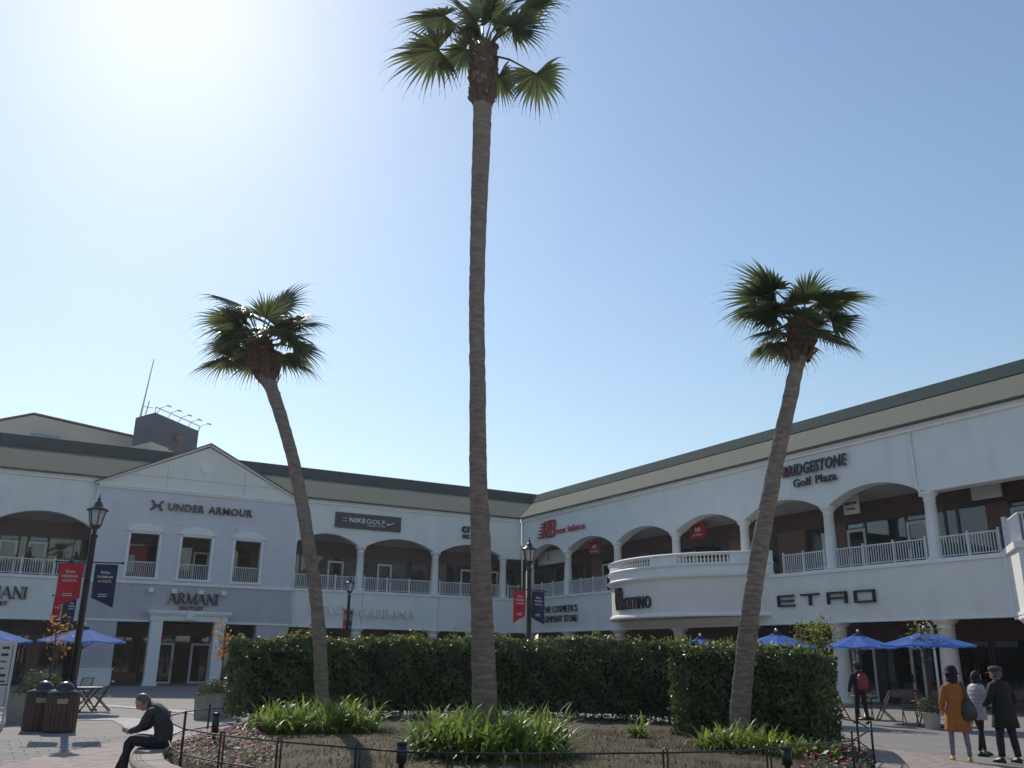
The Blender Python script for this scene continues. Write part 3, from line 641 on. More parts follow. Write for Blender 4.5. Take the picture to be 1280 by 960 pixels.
# projecting angled bay on the far right
bayp = [(XB-.1,20.45),(31.7,18.7),(31.7,12),(XB-.1,12)]
MB().prism(bayp, 3.62, 5.78).build('angled_bay', M['sidingw'], B)
def grow(p, d): return [(p[0][0], p[0][1]+d), (p[1][0]-d, p[1][1]+d*.6), (p[2][0]-d, p[2][1]), (p[3][0], p[3][1])]
MB().prism(grow(bayp, .12), 5.78, 6.02).prism(grow(bayp, .08), 3.5, 3.62).prism(grow(bayp,.05), 3.40, 3.5).build('bay_trim', M['trim'], B)
e = Vector((31.7-XB+.1, 18.7-20.45, 0)).normalized()
MB().box(XB-.2, XB-.06, 20.38, 20.52, 3.62, 5.78).build('corner_trim', M['trim'], B)
rb = MB(); p0 = Vector((XB-.2, 20.25, 0)); p1 = Vector((31.9, 18.65, 0))
rb.bar(p0+Vector((0,0,7.05)), p1+Vector((0,0,7.05)), .06).bar(p1+Vector((0,0,7.05)), Vector((31.9,12,7.05)), .06)
ro = rb.build('railing', M['rail'], B)
MB().box(p0.x-.10, p0.x+.10, p0.y-.07, p0.y+.07, 6.02, 7.25).build('post', M['rail'], ro); bb = MB()
for i in range(1, 60):
    q = p0+(p1-p0)*(i/20) if i <= 20 else p1+Vector((0,-6.6,0))*((i-20)/40)
    bb.box(q.x-.018, q.x+.018, q.y-.018, q.y+.018, 6.02, 7.05)
bb.build('balusters', M['rail'], ro, kind='stuff')
for u in (19.0, 13.0): column(B, 'B', u, 0, 3.42, .34, d=-1.4, m='curve')

# ----- unseen facing wings behind and left of camera, added for shop glass to reflect
def unseen_wing(label, tf, U0, U1):
    o = thing('shopping_arcade', label, 'building', tf((U0+U1)/2, 0, 0)); mb = MB(tf)
    bays = []; u = U0
    while u < U1-.1: bays.append((u, min(u+5.6, U1), 'arch')); u += 5.6
    arch_wall(mb, bays, 11.5, 0, .5).build('upper_wall', M['white'], o)
    MB(tf).box(U0, U1, -.1, .4, 3.56, 5.9).build('fascia_band', M['white'], o); MB(tf).box(U0, U1, 2.6, 2.9, 0, 11.4).build('back_wall', M['brown'], o)
    MB(tf).box(U0, U1, .4, 2.6, 5.7, 5.9).build('gallery_floor', M['floor'], o)
    for a, b, k in bays: MB(tf).box(a-.25, a+.25, 0, .5, 0, 3.56).box(a-.2, a+.2, .05, .45, 5.9, 8.9).build('pier', M['white'], o)
    MB(tf).add([(U0,-.3,11.8),(U1,-.3,11.8),(U1,3.7,14.5),(U0,3.7,14.5)], [(0,1,2,3)]).build('roof_slope', M['rooftan'], o)
unseen_wing('unseen facing arcade wing added across the courtyard behind the viewpoint', lambda u, d, z: (u, -26-d, z), -34, 34)
unseen_wing('unseen side arcade wing added across the courtyard left of the viewpoint', lambda u, d, z: (-34-d, u, z), -26, 57.2)

# ----- buildings beyond
H = thing('exhibition_hall', 'beige hall with a low pitched roof rising behind the left roofline', 'building', (1, 92, 0))
def bgp(x, y, Y): d = ray(x, y); t = Y/d.y; return Vector((d.x*t, Y, CAM_H+d.z*t))
p = [bgp(42,519,90), bgp(-60,538,90), bgp(250,566,90)]
prof = [(p[1].x-20,0),(p[2].x+8,0),(p[2].x+8,p[2].z-1.2),(p[2].x,p[2].z),(p[0].x,p[0].z),(p[1].x,p[1].z),(p[1].x-20,p[1].z-5)]
MB().vprism(prof, 90, 118).build('wall', M['sandb'], H)
MB().add([(p[0].x,89.7,p[0].z+.2),(p[1].x,89.7,p[1].z+.2),(p[1].x,118,p[1].z+.2),(p[0].x,118,p[0].z+.2),(p[2].x,89.7,p[2].z+.2),(p[2].x,118,p[2].z+.2)], [(0,1,2,3),(0,3,5,4)]).build('roof', M['sandb'], H)
q = bgp(57,545,89); MB().box(q.x-1.2, q.x+1.2, 88.6, 89.6, q.z-.35, q.z+.05).build('skylight', M['blueg'], H)
T = thing('rooftop_sign_box', 'dark brown rooftop hoarding with floodlights behind the gabled roof', 'hoarding', (12.5, 100, 20))
a0 = bgp(170,520,85); a1 = bgp(194,515.5,82); a2 = bgp(249.5,530,87); zb = bgp(194,548,82).z; bk0 = (a0.x*1.07, a0.y*1.07); bk2 = (a2.x*1.05, a2.y*1.05)
MB().prism([(a0.x,a0.y),(a1.x,a1.y),(a2.x,a2.y),bk2,bk0], zb-.8, a1.z).build('panel_box', M['brownbox'], T)
MB().prism([(a0.x-.1,a0.y-.1),(a1.x,a1.y-.3),(a2.x-.3,a2.y-.2),(a2.x*1.04,a2.y*1.04),(a0.x*1.05,a0.y*1.05)], zb-9, zb-.4).build('parapet', M['sandb'], T)
dv = Vector((a2.x-a1.x, a2.y-a1.y, 0)); nv = Vector((dv.y, -dv.x, 0)).normalized()
for i in range(5):
    s = Vector((a1.x, a1.y, a1.z))+dv*(.04+.235*i)
    MB().tube([s, s+Vector((0,0,.45))+nv*.3, s+Vector((0,0,.65))+nv*1.0], .035, 5).bar(s+Vector((0,0,.65))+nv*.95, s+Vector((0,0,.55))+nv*1.3, .25, .12).build('floodlight', M['rail'], T)
MB().bar((a1.x,a1.y,a1.z+.5),(a2.x,a2.y,a1.z+.5),.07).bar((a1.x,a1.y,a1.z),(a1.x,a1.y,a1.z+.5),.07).bar((a2.x,a2.y,a1.z),(a2.x,a2.y,a1.z+.5),.07).build('guard_rail', M['rail'], T)
c = Vector((a1.x, a1.y, 0))+dv*.54+nv*.08
MB().sphere((c.x, c.y, a1.z-1.5), .42, 12, 8).build('emblem', mat('emblem_orange', (.13,.06,.06), .6), T)
for k, (l0, l1) in enumerate(((.15,.85),(.32,.70))):
    s = Vector((a1.x,a1.y,0))+dv*l0+nv*.07; t = Vector((a1.x,a1.y,0))+dv*l1+nv*.07; z = a1.z-2.7-1.1*k
    MB().bar((s.x,s.y,z),(t.x,t.y,z),.05,.35 if k == 0 else .28).build('faded_lettering', mat('faded_print', (.10,.055,.07), .7), T)
m0 = bgp(174,519,86); MB().tube([(m0.x,86,a1.z-1),(m0.x+.6,86,bgp(182,447,86).z)], [.10,.04], 6).build('mast', M['rail'], T)
m0 = bgp(180,518,86); MB().tube([(m0.x,86,a1.z-.5),(m0.x+.3,86,a1.z+2.0)], .06, 5).bar((m0.x-.3,86,a1.z+1.4),(m0.x+.7,86,a1.z+1.4),.05).build('aerial', M['rail'], T)

# ---------------------------------------------------------------- shop signs
def sign(label, face, u, z, grp=None): return thing('shop_sign', label, 'shop sign', wallpt(face, u, .1, z), 0, grp)
s = sign('wide dark bold sign lettering over the three pavilion windows', 'A', 10.7, 10.4)
for lb in (0,):
    k = MB()
    for sx_ in (-1, 1):
        pp = [(8.0+sx_*.34,10.62),(8.0+sx_*.20,10.52),(8.0+sx_*.15,10.34),(8.0+sx_*.20,10.16),(8.0+sx_*.34,10.06)]
        for a, b in zip(pp, pp[1:]): k.bar((a[0], YA-.50, a[1]), (b[0], YA-.50, b[1]), .10, .12)
    k.box(7.86,8.14,YA-.56,YA-.44,10.28,10.40)
    k.build('logo', M['black'], s)
write(s, 'UNDER ARMOUR', 'A', 8.62, 13.75, 10.12, .44, M['black'], .10, .018, out=.52)
s = sign('black serif sign with a small second line above the white portico', 'A', 10.7, 4.8)
write(s, 'ARMANI', 'A', 9.28, 12.22, 4.62, .64, M['black'], .10, out=.50, style='serif')
write(s, 'OUTLET', 'A', 9.98, 11.44, 4.30, .21, M['black'], .08, .03, out=.47)
s = sign('black serif sign partly cut by the left photo edge, left of the red banner', 'A', 0, 4.8)
write(s, 'ARMANI', 'A', -1.15, 1.88, 4.58, .66, M['black'], .10, out=.18, style='serif')
write(s, 'OUTLET', 'A', -.42, 1.02, 4.22, .21, M['black'], .08, .03, out=.16)
s = sign('black oblong sign board with white lettering and a curved tick mark', 'A', 21.7, 10.5)
MB(tfA).box(19.36, 24.10, -.14, 0, 10.02, 11.04).build('board', M['signblk'], s)
write(s, 'NIKE', 'A', 20.30, 21.50, 10.42, .30, M['whitel'], .03, .02, out=.16)
write(s, 'GOLF', 'A', 21.52, 22.92, 10.42, .30, M['whitel'], .03, .004, out=.16)
write(s, 'FACTORY STORE', 'A', 21.6, 22.9, 10.25, .09, M['whitel'], .02, .01, out=.16)
for i, j in ((0,0),(1,0),(0,1),(1,1)): MB(tfA).box(19.90+.16*i,19.96+.16*i,-.17,-.14,10.45+.18*j,10.51+.18*j).build('dot', M['whitel'], s)
MB(tfA).vprism([(23.08,10.56),(23.12,10.50),(23.20,10.49),(23.78,10.66),(23.22,10.42),(23.10,10.40),(23.03,10.46)], -.175, -.14).build('tick_mark', M['whitel'], s)
s = sign('black lower case shop name half hidden behind the tallest palm trunk', 'A', 30, 10.5)
write(s, 'crocs', 'A', 28.85, 31.1, 10.42, .62, M['black'], .10, .04, out=.10)
MB(tfA).box(28.95, 31.0, -.10, 0, 9.98, 10.26).build('plate', M['black'], s)
write(s, 'OUTLET', 'A', 29.35, 30.6, 10.05, .15, M['whitel'], .03, .01, out=.12)
s = sign('polished metal capital letters on the fascia behind the left palm', 'A', 21.5, 4.6)
write(s, 'DOLCE', 'A', 17.95, 20.65, 4.38, .60, M['silver'], .12, -.004, out=.20)
write(s, '&', 'A', 20.72, 21.22, 4.38, .52, M['silver'], .12, -.004, out=.20)
write(s, 'GABBANA', 'A', 21.35, 25.45, 4.22, .60, M['silver'], .12, -.004, out=.20)
s = sign('red slanted monogram and red lower case name on the white upper wall', 'B', 52, 10.6)
nb = MB(); P = lambda u, z: Vector((XB-.10, u, z))
for a, b, wd in (((54.15,9.98),(53.95,11.18),.20),((54.05,11.05),(53.60,10.05),.20),((53.72,9.98),(53.52,11.18),.20),((53.38,9.98),(53.18,11.18),.2),((53.30,11.08),(52.72,11.08),.18),((53.34,10.60),(52.80,10.60),.18),((53.38,10.08),(52.84,10.08),.18),((52.70,11.05),(52.74,10.66),.18),((52.74,10.54),(52.78,10.10),.18)):
    nb.bar(P(*a), P(*b), .12, wd, up=(0,0,1)) if abs(a[1]-b[1]) < .5 and abs(a[0]-b[0]) > .2 else nb.bar(P(*a), P(*b), wd, .12, up=(1,0,0))
for k in range(5):
    z = 10.08+.235*k; nb.bar(P(54.95-.1*k, z), P(54.1, z), .12, .09)
nb.build('monogram', M['red'], s)
write(s, 'new balance', 'B', 52.45, 48.95, 10.12, .44, M['red'], .06, .010, out=.12)
s = sign('two lines of condensed black capitals right of the central banners', 'B', 52, 4.6)
write(s, 'THE COSMETICS', 'B', 54.10, 49.80, 4.78, .44, M['black'], .07, .0, out=.22)
write(s, 'COMPANY STORE', 'B', 54.20, 49.80, 4.14, .44, M['black'], .07, .0, out=.22)
s = sign('black heavy italic sign over a smaller line above the large arch', 'B', 29.5, 10.7)
write(s, 'BRIDGESTONE', 'B', 31.35, 27.42, 10.62, .54, M['black'], .08, .022, out=.16, shear=.22)
MB(tfB).add([(31.5,-.24,10.78),(31.15,-.24,10.78),(31.02,-.24,11.12),(31.3,-.24,11.12),(31.5,-.1,10.78),(31.15,-.1,10.78),(31.02,-.1,11.12),(31.3,-.1,11.12)], [(0,1,2,3),(4,5,6,7),(0,1,5,4),(1,2,6,5),(2,3,7,6),(3,0,4,7)]).build('red_wedge', M['red'], s)
write(s, 'Golf Plaza', 'B', 30.72, 28.02, 10.02, .40, M['black'], .08, .012, out=.14)
s = sign('four widely spaced squared black letters on the lower white fascia', 'B', 29.5, 4.6)
lw = .085
for lab, u0, u1, segs in (('E',32.2,31.25,[(0,0,1,0),(0,.5,.95,.5),(0,1,1,1),(0,0,0,1)]),('T',30.72,29.72,[(0,1,1,1),(.5,0,.5,1)]),('R',29.14,28.14,[(0,0,0,1),(0,1,1,1),(1,1,1,0),(0,.48,1,.48)]),('O',27.62,26.62,[(0,0,0,1),(0,1,1,1),(1,0,1,1),(0,0,1,0)])):
    mb = MB()
    for i, (x0, y0, x1, y1) in enumerate(segs):
        a = (u0+(u1-u0)*x0, 4.37+.46*y0); b = (u0+(u1-u0)*x1, 4.37+.46*y1)
        ua, ub = sorted((a[0], b[0])); za, zb2 = sorted((a[1], b[1])); mb.box(XB-.26-.002*i, XB-.12, ua-lw/2, ub+lw/2, za-lw/2, zb2+lw/2)
    mb.build('letter', M['black'], s)
s = sign('tall narrow black serif letters on the curved balcony front', 'B', 44, 5)
aL, aR = hit_arc(771,740)[0], hit_arc(815,740)[0]
pt = lambda u, z: Vector(arcp(u, 7.88, z)); rot = lambda u: (math.pi/2, 0, -math.pi/2-u)
def write_arc(txt, a0, a1, z, h):
    gl = [(c, stroke_glyph(c)) for c in txt]; tot = sum(g[1] for c, g in gl); u = a0
    for c, (me, adv) in gl:
        key = (me.name, 'black')
        if key not in _mc: m2 = me.copy(); m2.materials.append(M['black']); _mc[key] = m2
        obj_from(_mc[key], 'letter', s, pt(u, z)-wloc(s), rot(u), ((a0-a1)*7.88/tot*.93, h, .10)); u += (a1-a0)*adv/tot
write_arc('RED', aL, aL+(aR-aL)*.30, 5.02, .62)
write_arc('VALENTINO', aL-.004, aR, 4.42, .62)
# hanging signs under the gallery ceiling
def hang(label, u0, u1, z0, z1, d, m, lines, face='B', g=None):
    t = thing('hanging_sign', label, 'hanging sign', wallpt(face, (u0+u1)/2, -d, z1), 0, g)
    MB(TF[face]).box(min(u0,u1), max(u0,u1), d, d+.10, z0, z1).build('board', M[m], t)
    MB(TF[face]).bar((u0*.8+u1*.2,d+.05,z1),(u0*.8+u1*.2,d+.05,9.76),.03).bar((u0*.2+u1*.8,d+.05,z1),(u0*.2+u1*.8,d+.05,9.76),.03).build('hanger', M['rail'], t)
    for txt, a, b, z, h, mm in lines: write(t, txt, face, a, b, z, h, M[mm], .02, .02, out=-d+.015)
    return t
hang('white board hanging in the arch beneath the heavy italic sign', 28.92, 28.05, 8.55, 9.42, 1.2, 'signw', [('BRIDGESTONE',28.85,28.12,9.0,.12,'black'),('Golf Plaza',28.75,28.22,8.75,.10,'black')])
hang('red board hanging in the arch above the right balustrade', 40.01, 38.75, 8.55, 9.36, 1.2, 'signr', [('NB',39.6,39.1,8.92,.24,'whitel'),('new balance',39.8,39.0,8.7,.10,'whitel')])
hang('red board hanging in the narrow arch left of the bowed balcony', 50.4, 49.1, 8.60, 9.42, 1.2, 'signr', [('NB',50.0,49.5,8.95,.24,'whitel'),('new balance',50.2,49.3,8.72,.10,'whitel')])
hang('pale wide board with a round black numeral emblem behind the central street lamp', 57.0, 53.2, 8.35, 9.3, 1.2, 'signw', [('7',55.75,55.35,8.62,.44,'black')])
hang('small white board hanging between the last two right columns', 22.6, 21.3, 8.4, 9.0, 1.6, 'signw', [])

# ---------------------------------------------------------------- street lamps with banners
def lamp_proto(label, banners=True, h=5.62, cat='street lamp', grp='street lamps with banners'):
    t = thing('street_lamp', label, cat, (0,0,0), 0, grp)
    MB().lathe((0,0,0), [(.20,0),(.20,.35),(.17,.42),(.15,.5),(.15,.95),(.11,1.05),(.09,1.15)], 14).build('base', M['iron'], t)
    MB().lathe((0,0,1.1), [(.085,0),(.075,h-2.1),(.10,h-2.09),(.10,h-2.03),(.06,h-2.0),(.055,h-1.85),(.09,h-1.82),(.09,h-1.78),(.05,h-1.75)], 14).build('pole', M['ironp'], t)
    z = h-.70; n = 6
    ln = MB().lathe((0,0,z), [(.05,-.10),(.10,-.06),(.13,0),(.13,.03)], 12).build('lantern', M['ironp'], t)
    for k in range(n):
        a = 2*math.pi*k/n; b = a+2*math.pi/n; r0, r1 = .125, .205
        p = [(r0*math.cos(a),r0*math.sin(a),z+.02),(r0*math.cos(b),r0*math.sin(b),z+.02),(r1*math.cos(b),r1*math.sin(b),z+.40),(r1*math.cos(a),r1*math.sin(a),z+.40)]
        q = [(x*.96,y*.96,zz) for x, y, zz in p]
        MB().add(p+q, [(0,1,2,3),(7,6,5,4),(0,4,5,1),(1,5,6,2),(2,6,7,3),(3,7,4,0)]).build('pane', M['lampglass'], ln)
        MB().bar((r0*1.03*math.cos(a),r0*1.03*math.sin(a),z),(r1*1.03*math.cos(a),r1*1.03*math.sin(a),z+.41),.025).build('glazing_bar', M['iron'], ln)
    MB().lathe((0,0,z+.40), [(.27,0),(.27,.025),(.22,.06),(.12,.13),(.10,.20),(.06,.24),(.035,.26),(.045,.30),(.02,.34),(.012,.42),(.001,.43)], 18).build('lantern_roof', M['ironp'], t)
    if banners:
        zb = h-1.62
        MB().tube([(-.78,0,zb),(.78,0,zb)], .02, 6).sphere((-.80,0,zb), .04, 8, 5).sphere((.80,0,zb), .04, 8, 5).build('cross_arm', M['ironp'], t)
        for sgn, m in ((-1,'banr'),(1,'banb')):
            xi, xo = sgn*.14, sgn*.70; zt = zb-.04; zi, zo = zt-.84, zt-1.08
            r = []
            for i in range(7):
                f = i/6; x = xi+(xo-xi)*f; y = .02*math.sin(f*5); r.append([(x, y, zt), (x, y+.008, zt), (x, y+.05+.02*math.sin(f*4), zi+(zo-zi)*f+.008), (x, y+.042+.02*math.sin(f*4), zi+(zo-zi)*f)])
            ba = MB().loft(r, False).build('banner', M[m], t)
            c = (xi+xo)/2
            for txt, wd, z, hh in (('Rinku', .24, zt-.24, .075), ('PREMIUM', .38, zt-.35, .062), ('OUTLETS', .34, zt-.46, .062)):
                for i in range(1):
                    write2(ba, txt, c-wd/2, c+wd/2, z, hh)
            for i in range(2): MB().box(c-.12, c+.10, -.002, .016, zt-.76-.05*i, zt-.74-.05*i).build('small_print', M['print_'], ba)
    return t
def write2(root, s, x0, x1, z, h):
    gl = [(c, glyph(c, .015)) for c in s]; tot = sum(g[1] for c, g in gl); k = (x1-x0)/tot; u = x0
    for c, (me, adv) in gl:
        key = (me.name, 'print')
        if key not in _mc: m2 = me.copy(); m2.materials.append(M['print_']); _mc[key] = m2
        obj_from(_mc[key], 'letter', root, (u, -.012+.012*0, z), (math.pi/2,0,0), (k, h/CAPH, .01)); u += adv*k
def place(o, x, y, z=0, rz=0): o.location = (x, y, z); o.rotation_euler = (0, 0, rz); return o
FACE_CAM = -YAW
L1 = lamp_proto('near black street lamp with red and navy banners behind the wooden bins')
L2 = copy_tree(L1); L2['label'] = 'middle black street lamp with banners, rising behind the hedge right of the tallest palm'
L3 = copy_tree(L1); L3['label'] = 'distant black street lamp with banners seen edge on, right of the left palm'
L4 = copy_tree(L1); L4['label'] = 'far black lamp mostly hidden behind the red banner on the left'
place(L1, 2.12, 25.3, 0, FACE_CAM+.16); place(L2, *at_dist(661,800,30.6).xy, 0, FACE_CAM+.72); 
p = at_dist(433,800,47); place(L3, p.x, p.y, 0, FACE_CAM+1.42)
p = at_dist(74,800,42); place(L4, p.x, p.y, 0, FACE_CAM+1.38)

# ---------------------------------------------------------------- palms
import numpy as np
rng = np.random.default_rng(5)
def frond(root, hub0, hub, nrm_dir, R, spread=115, n=30, droop=.55, seed=0, dead=False, thick=.014):
    """fan leaf: petiole hub0->hub, blade opening along nrm_dir with n folded segments"""
    rnd = random.Random(seed); mb = MB()
    hub0, hub = Vector(hub0), Vector(hub); d = Vector(nrm_dir).normalized()
    pm = (hub0+hub)/2+Vector((0,0,(hub-hub0).length*.10))
    mb.tube([hub0, (hub0+pm)/2+Vector((0,0,.02)), pm, hub], [thick*1.9, thick*1.5, thick*1.3, thick], 5)
    side = d.cross(Vector((0,0,1)))
    if side.length < .2: side = Vector((1, 0, 0))
    side.normalize(); upv = side.cross(d).normalized()
    tilt = rnd.uniform(-.5, .5); side = (side*math.cos(tilt)+upv*math.sin(tilt)).normalized(); upv = side.cross(d).normalized()
    for k in range(n):
        f = (k/(n-1))*2-1; a = R_(spread)*f+rnd.uniform(-.03,.03); L = R*1.25*(1-.25*abs(f)**1.5)*rnd.uniform(.85,1.10)
        dr = (d*math.cos(a)+side*math.sin(a)+upv*(-.35*abs(f)+.15)).normalized()
        ww = R*R_(spread)*2/(n-1)*.60; pts = []; p = hub.copy(); v = dr.copy(); ns = 7; dp = droop*rnd.uniform(.75,1.35)
        for j in range(ns+1):
            t = j/ns; pts.append((p.copy(), t)); v = (v+Vector((0,0,-1))*dp*(.04+2.9*max(0, t-.46)**1.15)*(1.25/ns*2.0)).normalized(); p = p+v*(L/ns)
        pl = dr.cross(upv).normalized(); vs = []
        for j, (q, t) in enumerate(pts):
            wj = ww*(t/.42 if t < .42 else max(.04, 1-(t-.42)/.40*.92))*.60+.0016
            fold = upv*(wj*.55)
            vs += [q-pl*wj, q+fold*.9, q+pl*wj]
        mb.add(vs, [(3*j+i, 3*j+i+1, 3*j+i+4, 3*j+i+3) for j in range(ns) for i in range(2)])
    return mb.build('frond', M['frond'], root)
def make_palm(label, pts, emin, R, nf, seed, custom=None, bootlen=1.0, emax=1.0):
    """pts: (px, py, width px, horizontal distance) from base to crown"""
    P3 = [(at_dist(x, y, hd), w_) for x, y, w_, hd in pts]
    P3 = [(p, w_*depth(p)/F_PX/2) for p, w_ in P3]
    t = thing('palm_tree', label, 'palm tree', P3[0][0], 0, 'palms in the round bed')
    P3.insert(0, (P3[0][0]-Vector((0,0,.5)), P3[0][1]*1.08))
    cs = [p for p, _ in P3]; rs = [r for _, r in P3]; sp = []; sr = []
    for i in range(len(cs)-1):
        m = max(6, int((cs[i+1]-cs[i]).length/.09)); a, b, c, d = cs[max(i-1,0)], cs[i], cs[i+1], cs[min(i+2,len(cs)-1)]
        for j in range(m):
            q = j/m; sp.append(0.5*((2*b)+(-a+c)*q+(2*a-5*b+4*c-d)*q*q+(-a+3*b-3*c+d)*q*q*q)); sr.append((rs[i]*(1-q)+rs[i+1]*q)*(1+random.uniform(-.02,.02)))
    sp.append(cs[-1]); sr.append(rs[-1]); mb = MB().tube(sp, sr, 16, smooth=True)
    for i in range(len(mb.v)):
        v = mb.v[i]; mb.v[i] = (v[0]+random.gauss(0,.004), v[1]+random.gauss(0,.004), v[2]+random.gauss(0,.006))
    mb.build('trunk', M['trunk'], t)
    # old leaf bases under the crown
    top = cs[-1]; ax = (cs[-1]-cs[-3]).normalized(); bo = MB(); rr = rs[-1]; rnd = random.Random(seed)
    for k in range(int(200*bootlen)):
        h = rnd.uniform(-1.0*bootlen, .12); a = rnd.uniform(0, 6.283); o = Vector((math.cos(a), math.sin(a), 0)); rad = rr*(1.0 if h > -.6 else .92)*(.93)
        b = top+ax*h+o*rad; b2 = b+o*rnd.uniform(.04,.10)+ax*rnd.uniform(.10,.22)
        bo.bar(b, b2, rnd.uniform(.06,.11), .02, up=o)
    bo.tube([top-ax*.8*bootlen, top-ax*.3, top+ax*.08, top+ax*.3], [rr*.8, rr*1.0, rr*.85, rr*.35], 12)
    bo.build('leaf_bases', M['boot'], t)
    fs = []
    for k in range(nf):
        a = k*2.39996+seed; e = emax-(emax-emin)*(k/nf)**.85          # elevation of the petiole, top ones upright
        o = Vector((math.cos(a)*math.cos(e), math.sin(a)*math.cos(e), math.sin(e))); pl = R*rnd.uniform(.50,.85)
        h0 = top+ax*(.15-.25*k/nf)+Vector((o.x,o.y,0))*rr*.5; hub = h0+o*pl-Vector((0,0,.12*(1-e)*pl)); d = Vector((o.x, o.y, o.z-.55))+Vector((rnd.uniform(-.25,.25), rnd.uniform(-.25,.25), rnd.uniform(-.2,.2)))
        frond(t, h0, hub, d, R*rnd.uniform(.72,1.02), spread=rnd.uniform(85,112), seed=seed*100+k, droop=.95+.4*(k/nf))
    for (hx, hy, dx, dy, rl, hd, dr) in (custom or []):         # fronds whose silhouette is clear against the sky
        hub = at_dist(hx, hy, hd); tgt = at_dist(hx+dx, hy+dy, hd+random.uniform(-.3,.3))
        frond(t, top+ax*.05, hub, tgt-hub, rl, seed=int(hx+hy), droop=dr)
    return t
SOIL = .56
def base_d(x, y, z=SOIL): g = at_ground(x, y, z); return math.hypot(g.x, g.y)
dC = base_d(607, 940); dL = base_d(402, 908); dR = base_d(925, 928)
make_palm('tallest palm with a straight trunk rising in the middle of the photo',
    [(607,938,34,dC),(605,850,31,dC),(602,760,28,dC),(601,680,25,dC),(598,600,22,dC),(597,480,20,dC),(596,380,19.5,dC+.05),(598,280,20,dC+.1),(601,200,22,dC+.1),(603,140,23,dC+.1),(603,112,28,dC+.1),(604,72,26,dC+.1)],
    1.15, .85, 3, 3, emax=1.4, custom=[(548,62,-70,26,.96,dC,1.0),(582,62,-36,30,.72,dC+.3,.9),(556,20,-50,12,.82,dC-.2,1.0),(603,18,-10,-40,.8,dC+.2,.5),(614,26,14,-40,.75,dC,.5),(640,34,30,-10,.72,dC-.3,1.0),(652,16,36,-4,.8,dC+.2,1.0),(624,94,8,40,.55,dC+.5,1.3),(670,92,10,60,.66,dC,1.5),(660,0,40,-10,.8,dC,.9)])
make_palm('palm on the left, curving trunk leaning to the left',
    [(402,906,19,dL),(402,870,18,dL),(400,810,17,dL),(394,740,16,dL+.1),(384,670,16,dL+.2),(372,600,15.5,dL+.4),(357,540,15,dL+.6),(341,490,16,dL+.8),(333,470,21,dL+.9),(328,452,28,dL+1),(326,436,29,dL+1)],
    -.08, .82, 21, 11, emax=1.05, custom=[(298,402,-44,10,.88,dL+1,1.0),(304,382,-34,-8,.85,dL+.8,1.0),(346,384,20,-18,.85,dL+1,.95),(362,406,38,2,.88,dL+1,1.1),(354,414,28,14,.75,dL+.6,1.2),(300,414,-28,14,.72,dL+.7,1.2)], bootlen=.8)
make_palm('palm on the right, bare trunk leaning to the right',
    [(925,930,27,dR),(926,880,25,dR),(932,820,24,dR),(940,750,22.5,dR),(951,680,21.5,dR+.1),(962,620,20,dR+.2),(974,560,19,dR+.25),(986,505,18,dR+.3),(996,458,17.5,dR+.4),(998,446,24,dR+.4),(1002,428,29,dR+.4),(1003,410,31,dR+.4)],
    -.22, .66, 22, 23, emax=1.1, custom=[(960,372,-30,4,.82,dR+.4,.75),(968,362,-20,-10,.8,dR+.2,.6),(1036,372,26,6,.8,dR+.4,.7),(950,380,-24,12,.8,dR+.5,.8)], bootlen=.7)

# ---------------------------------------------------------------- leaf clouds
def leaf_cloud(name, pts, nrm, size, m, parent=None, aspect=.5, label=None, kind=None, jitter=.6):
    """pts, nrm (n,3) arrays: one small folded leaf per point"""
    n = len(pts); d = nrm+rng.normal(0, jitter, (n,3)); d /= np.linalg.norm(d, axis=1)[:,None]
    r = rng.normal(0, 1, (n,3)); u = np.cross(d, r); u /= np.linalg.norm(u, axis=1)[:,None]; v = np.cross(d, u)
    s = (size*rng.uniform(.6,1.3,n))[:,None]
    a = pts-u*s; b = pts+v*s*aspect+d*s*.15; c = pts+u*s; e = pts-v*s*aspect+d*s*.15
    co = np.stack([a,b,c,e],1).reshape(-1,3)
    off = np.array(wloc(parent)) if parent else np.zeros(3); co = co-off
    me = bpy.data.meshes.new(name); me.vertices.add(4*n); me.vertices.foreach_set('co', co.ravel())
    me.loops.add(4*n); me.loops.foreach_set('vertex_index', np.arange(4*n)); me.polygons.add(n)
    me.polygons.foreach_set('loop_start', np.arange(0,4*n,4)); me.polygons.foreach_set('loop_total', np.full(n,4)); me.update(calc_edges=True)
    me.materials.append(m); o = bpy.data.objects.new(name, me); COL.objects.link(o); o.parent = parent
    if label: o['label'] = label
    if kind: o['kind'] = kind
    return o
def bed_soil():
    mb = MB(); n = len(BED); rings = [(1.0,.34),(.97,.40),(.85,.50),(.6,.56),(.3,.58)]
    for s_, z in rings: mb.v += [(BED_C.x+(p.x-BED_C.x)*s_+(random.gauss(0,.02)), BED_C.y+(p.y-BED_C.y)*s_, z+random.gauss(0,.012) if s_ < .97 else z) for p in BED]
    for r in range(len(rings)-1):
        for i in range(n): mb.f.append((r*n+i, r*n+(i+1) % n, (r+1)*n+(i+1) % n, (r+1)*n+i)); mb.sm.append(True)
    mb.v.append((BED_C.x, BED_C.y, .58)); k = len(mb.v)-1
    for i in range(n): mb.f.append(((len(rings)-1)*n+i, (len(rings)-1)*n+(i+1) % n, k)); mb.sm.append(True)
    o = mb.build('bed_soil', M['soil']); tag(o, kind='structure'); return o
bed_soil()
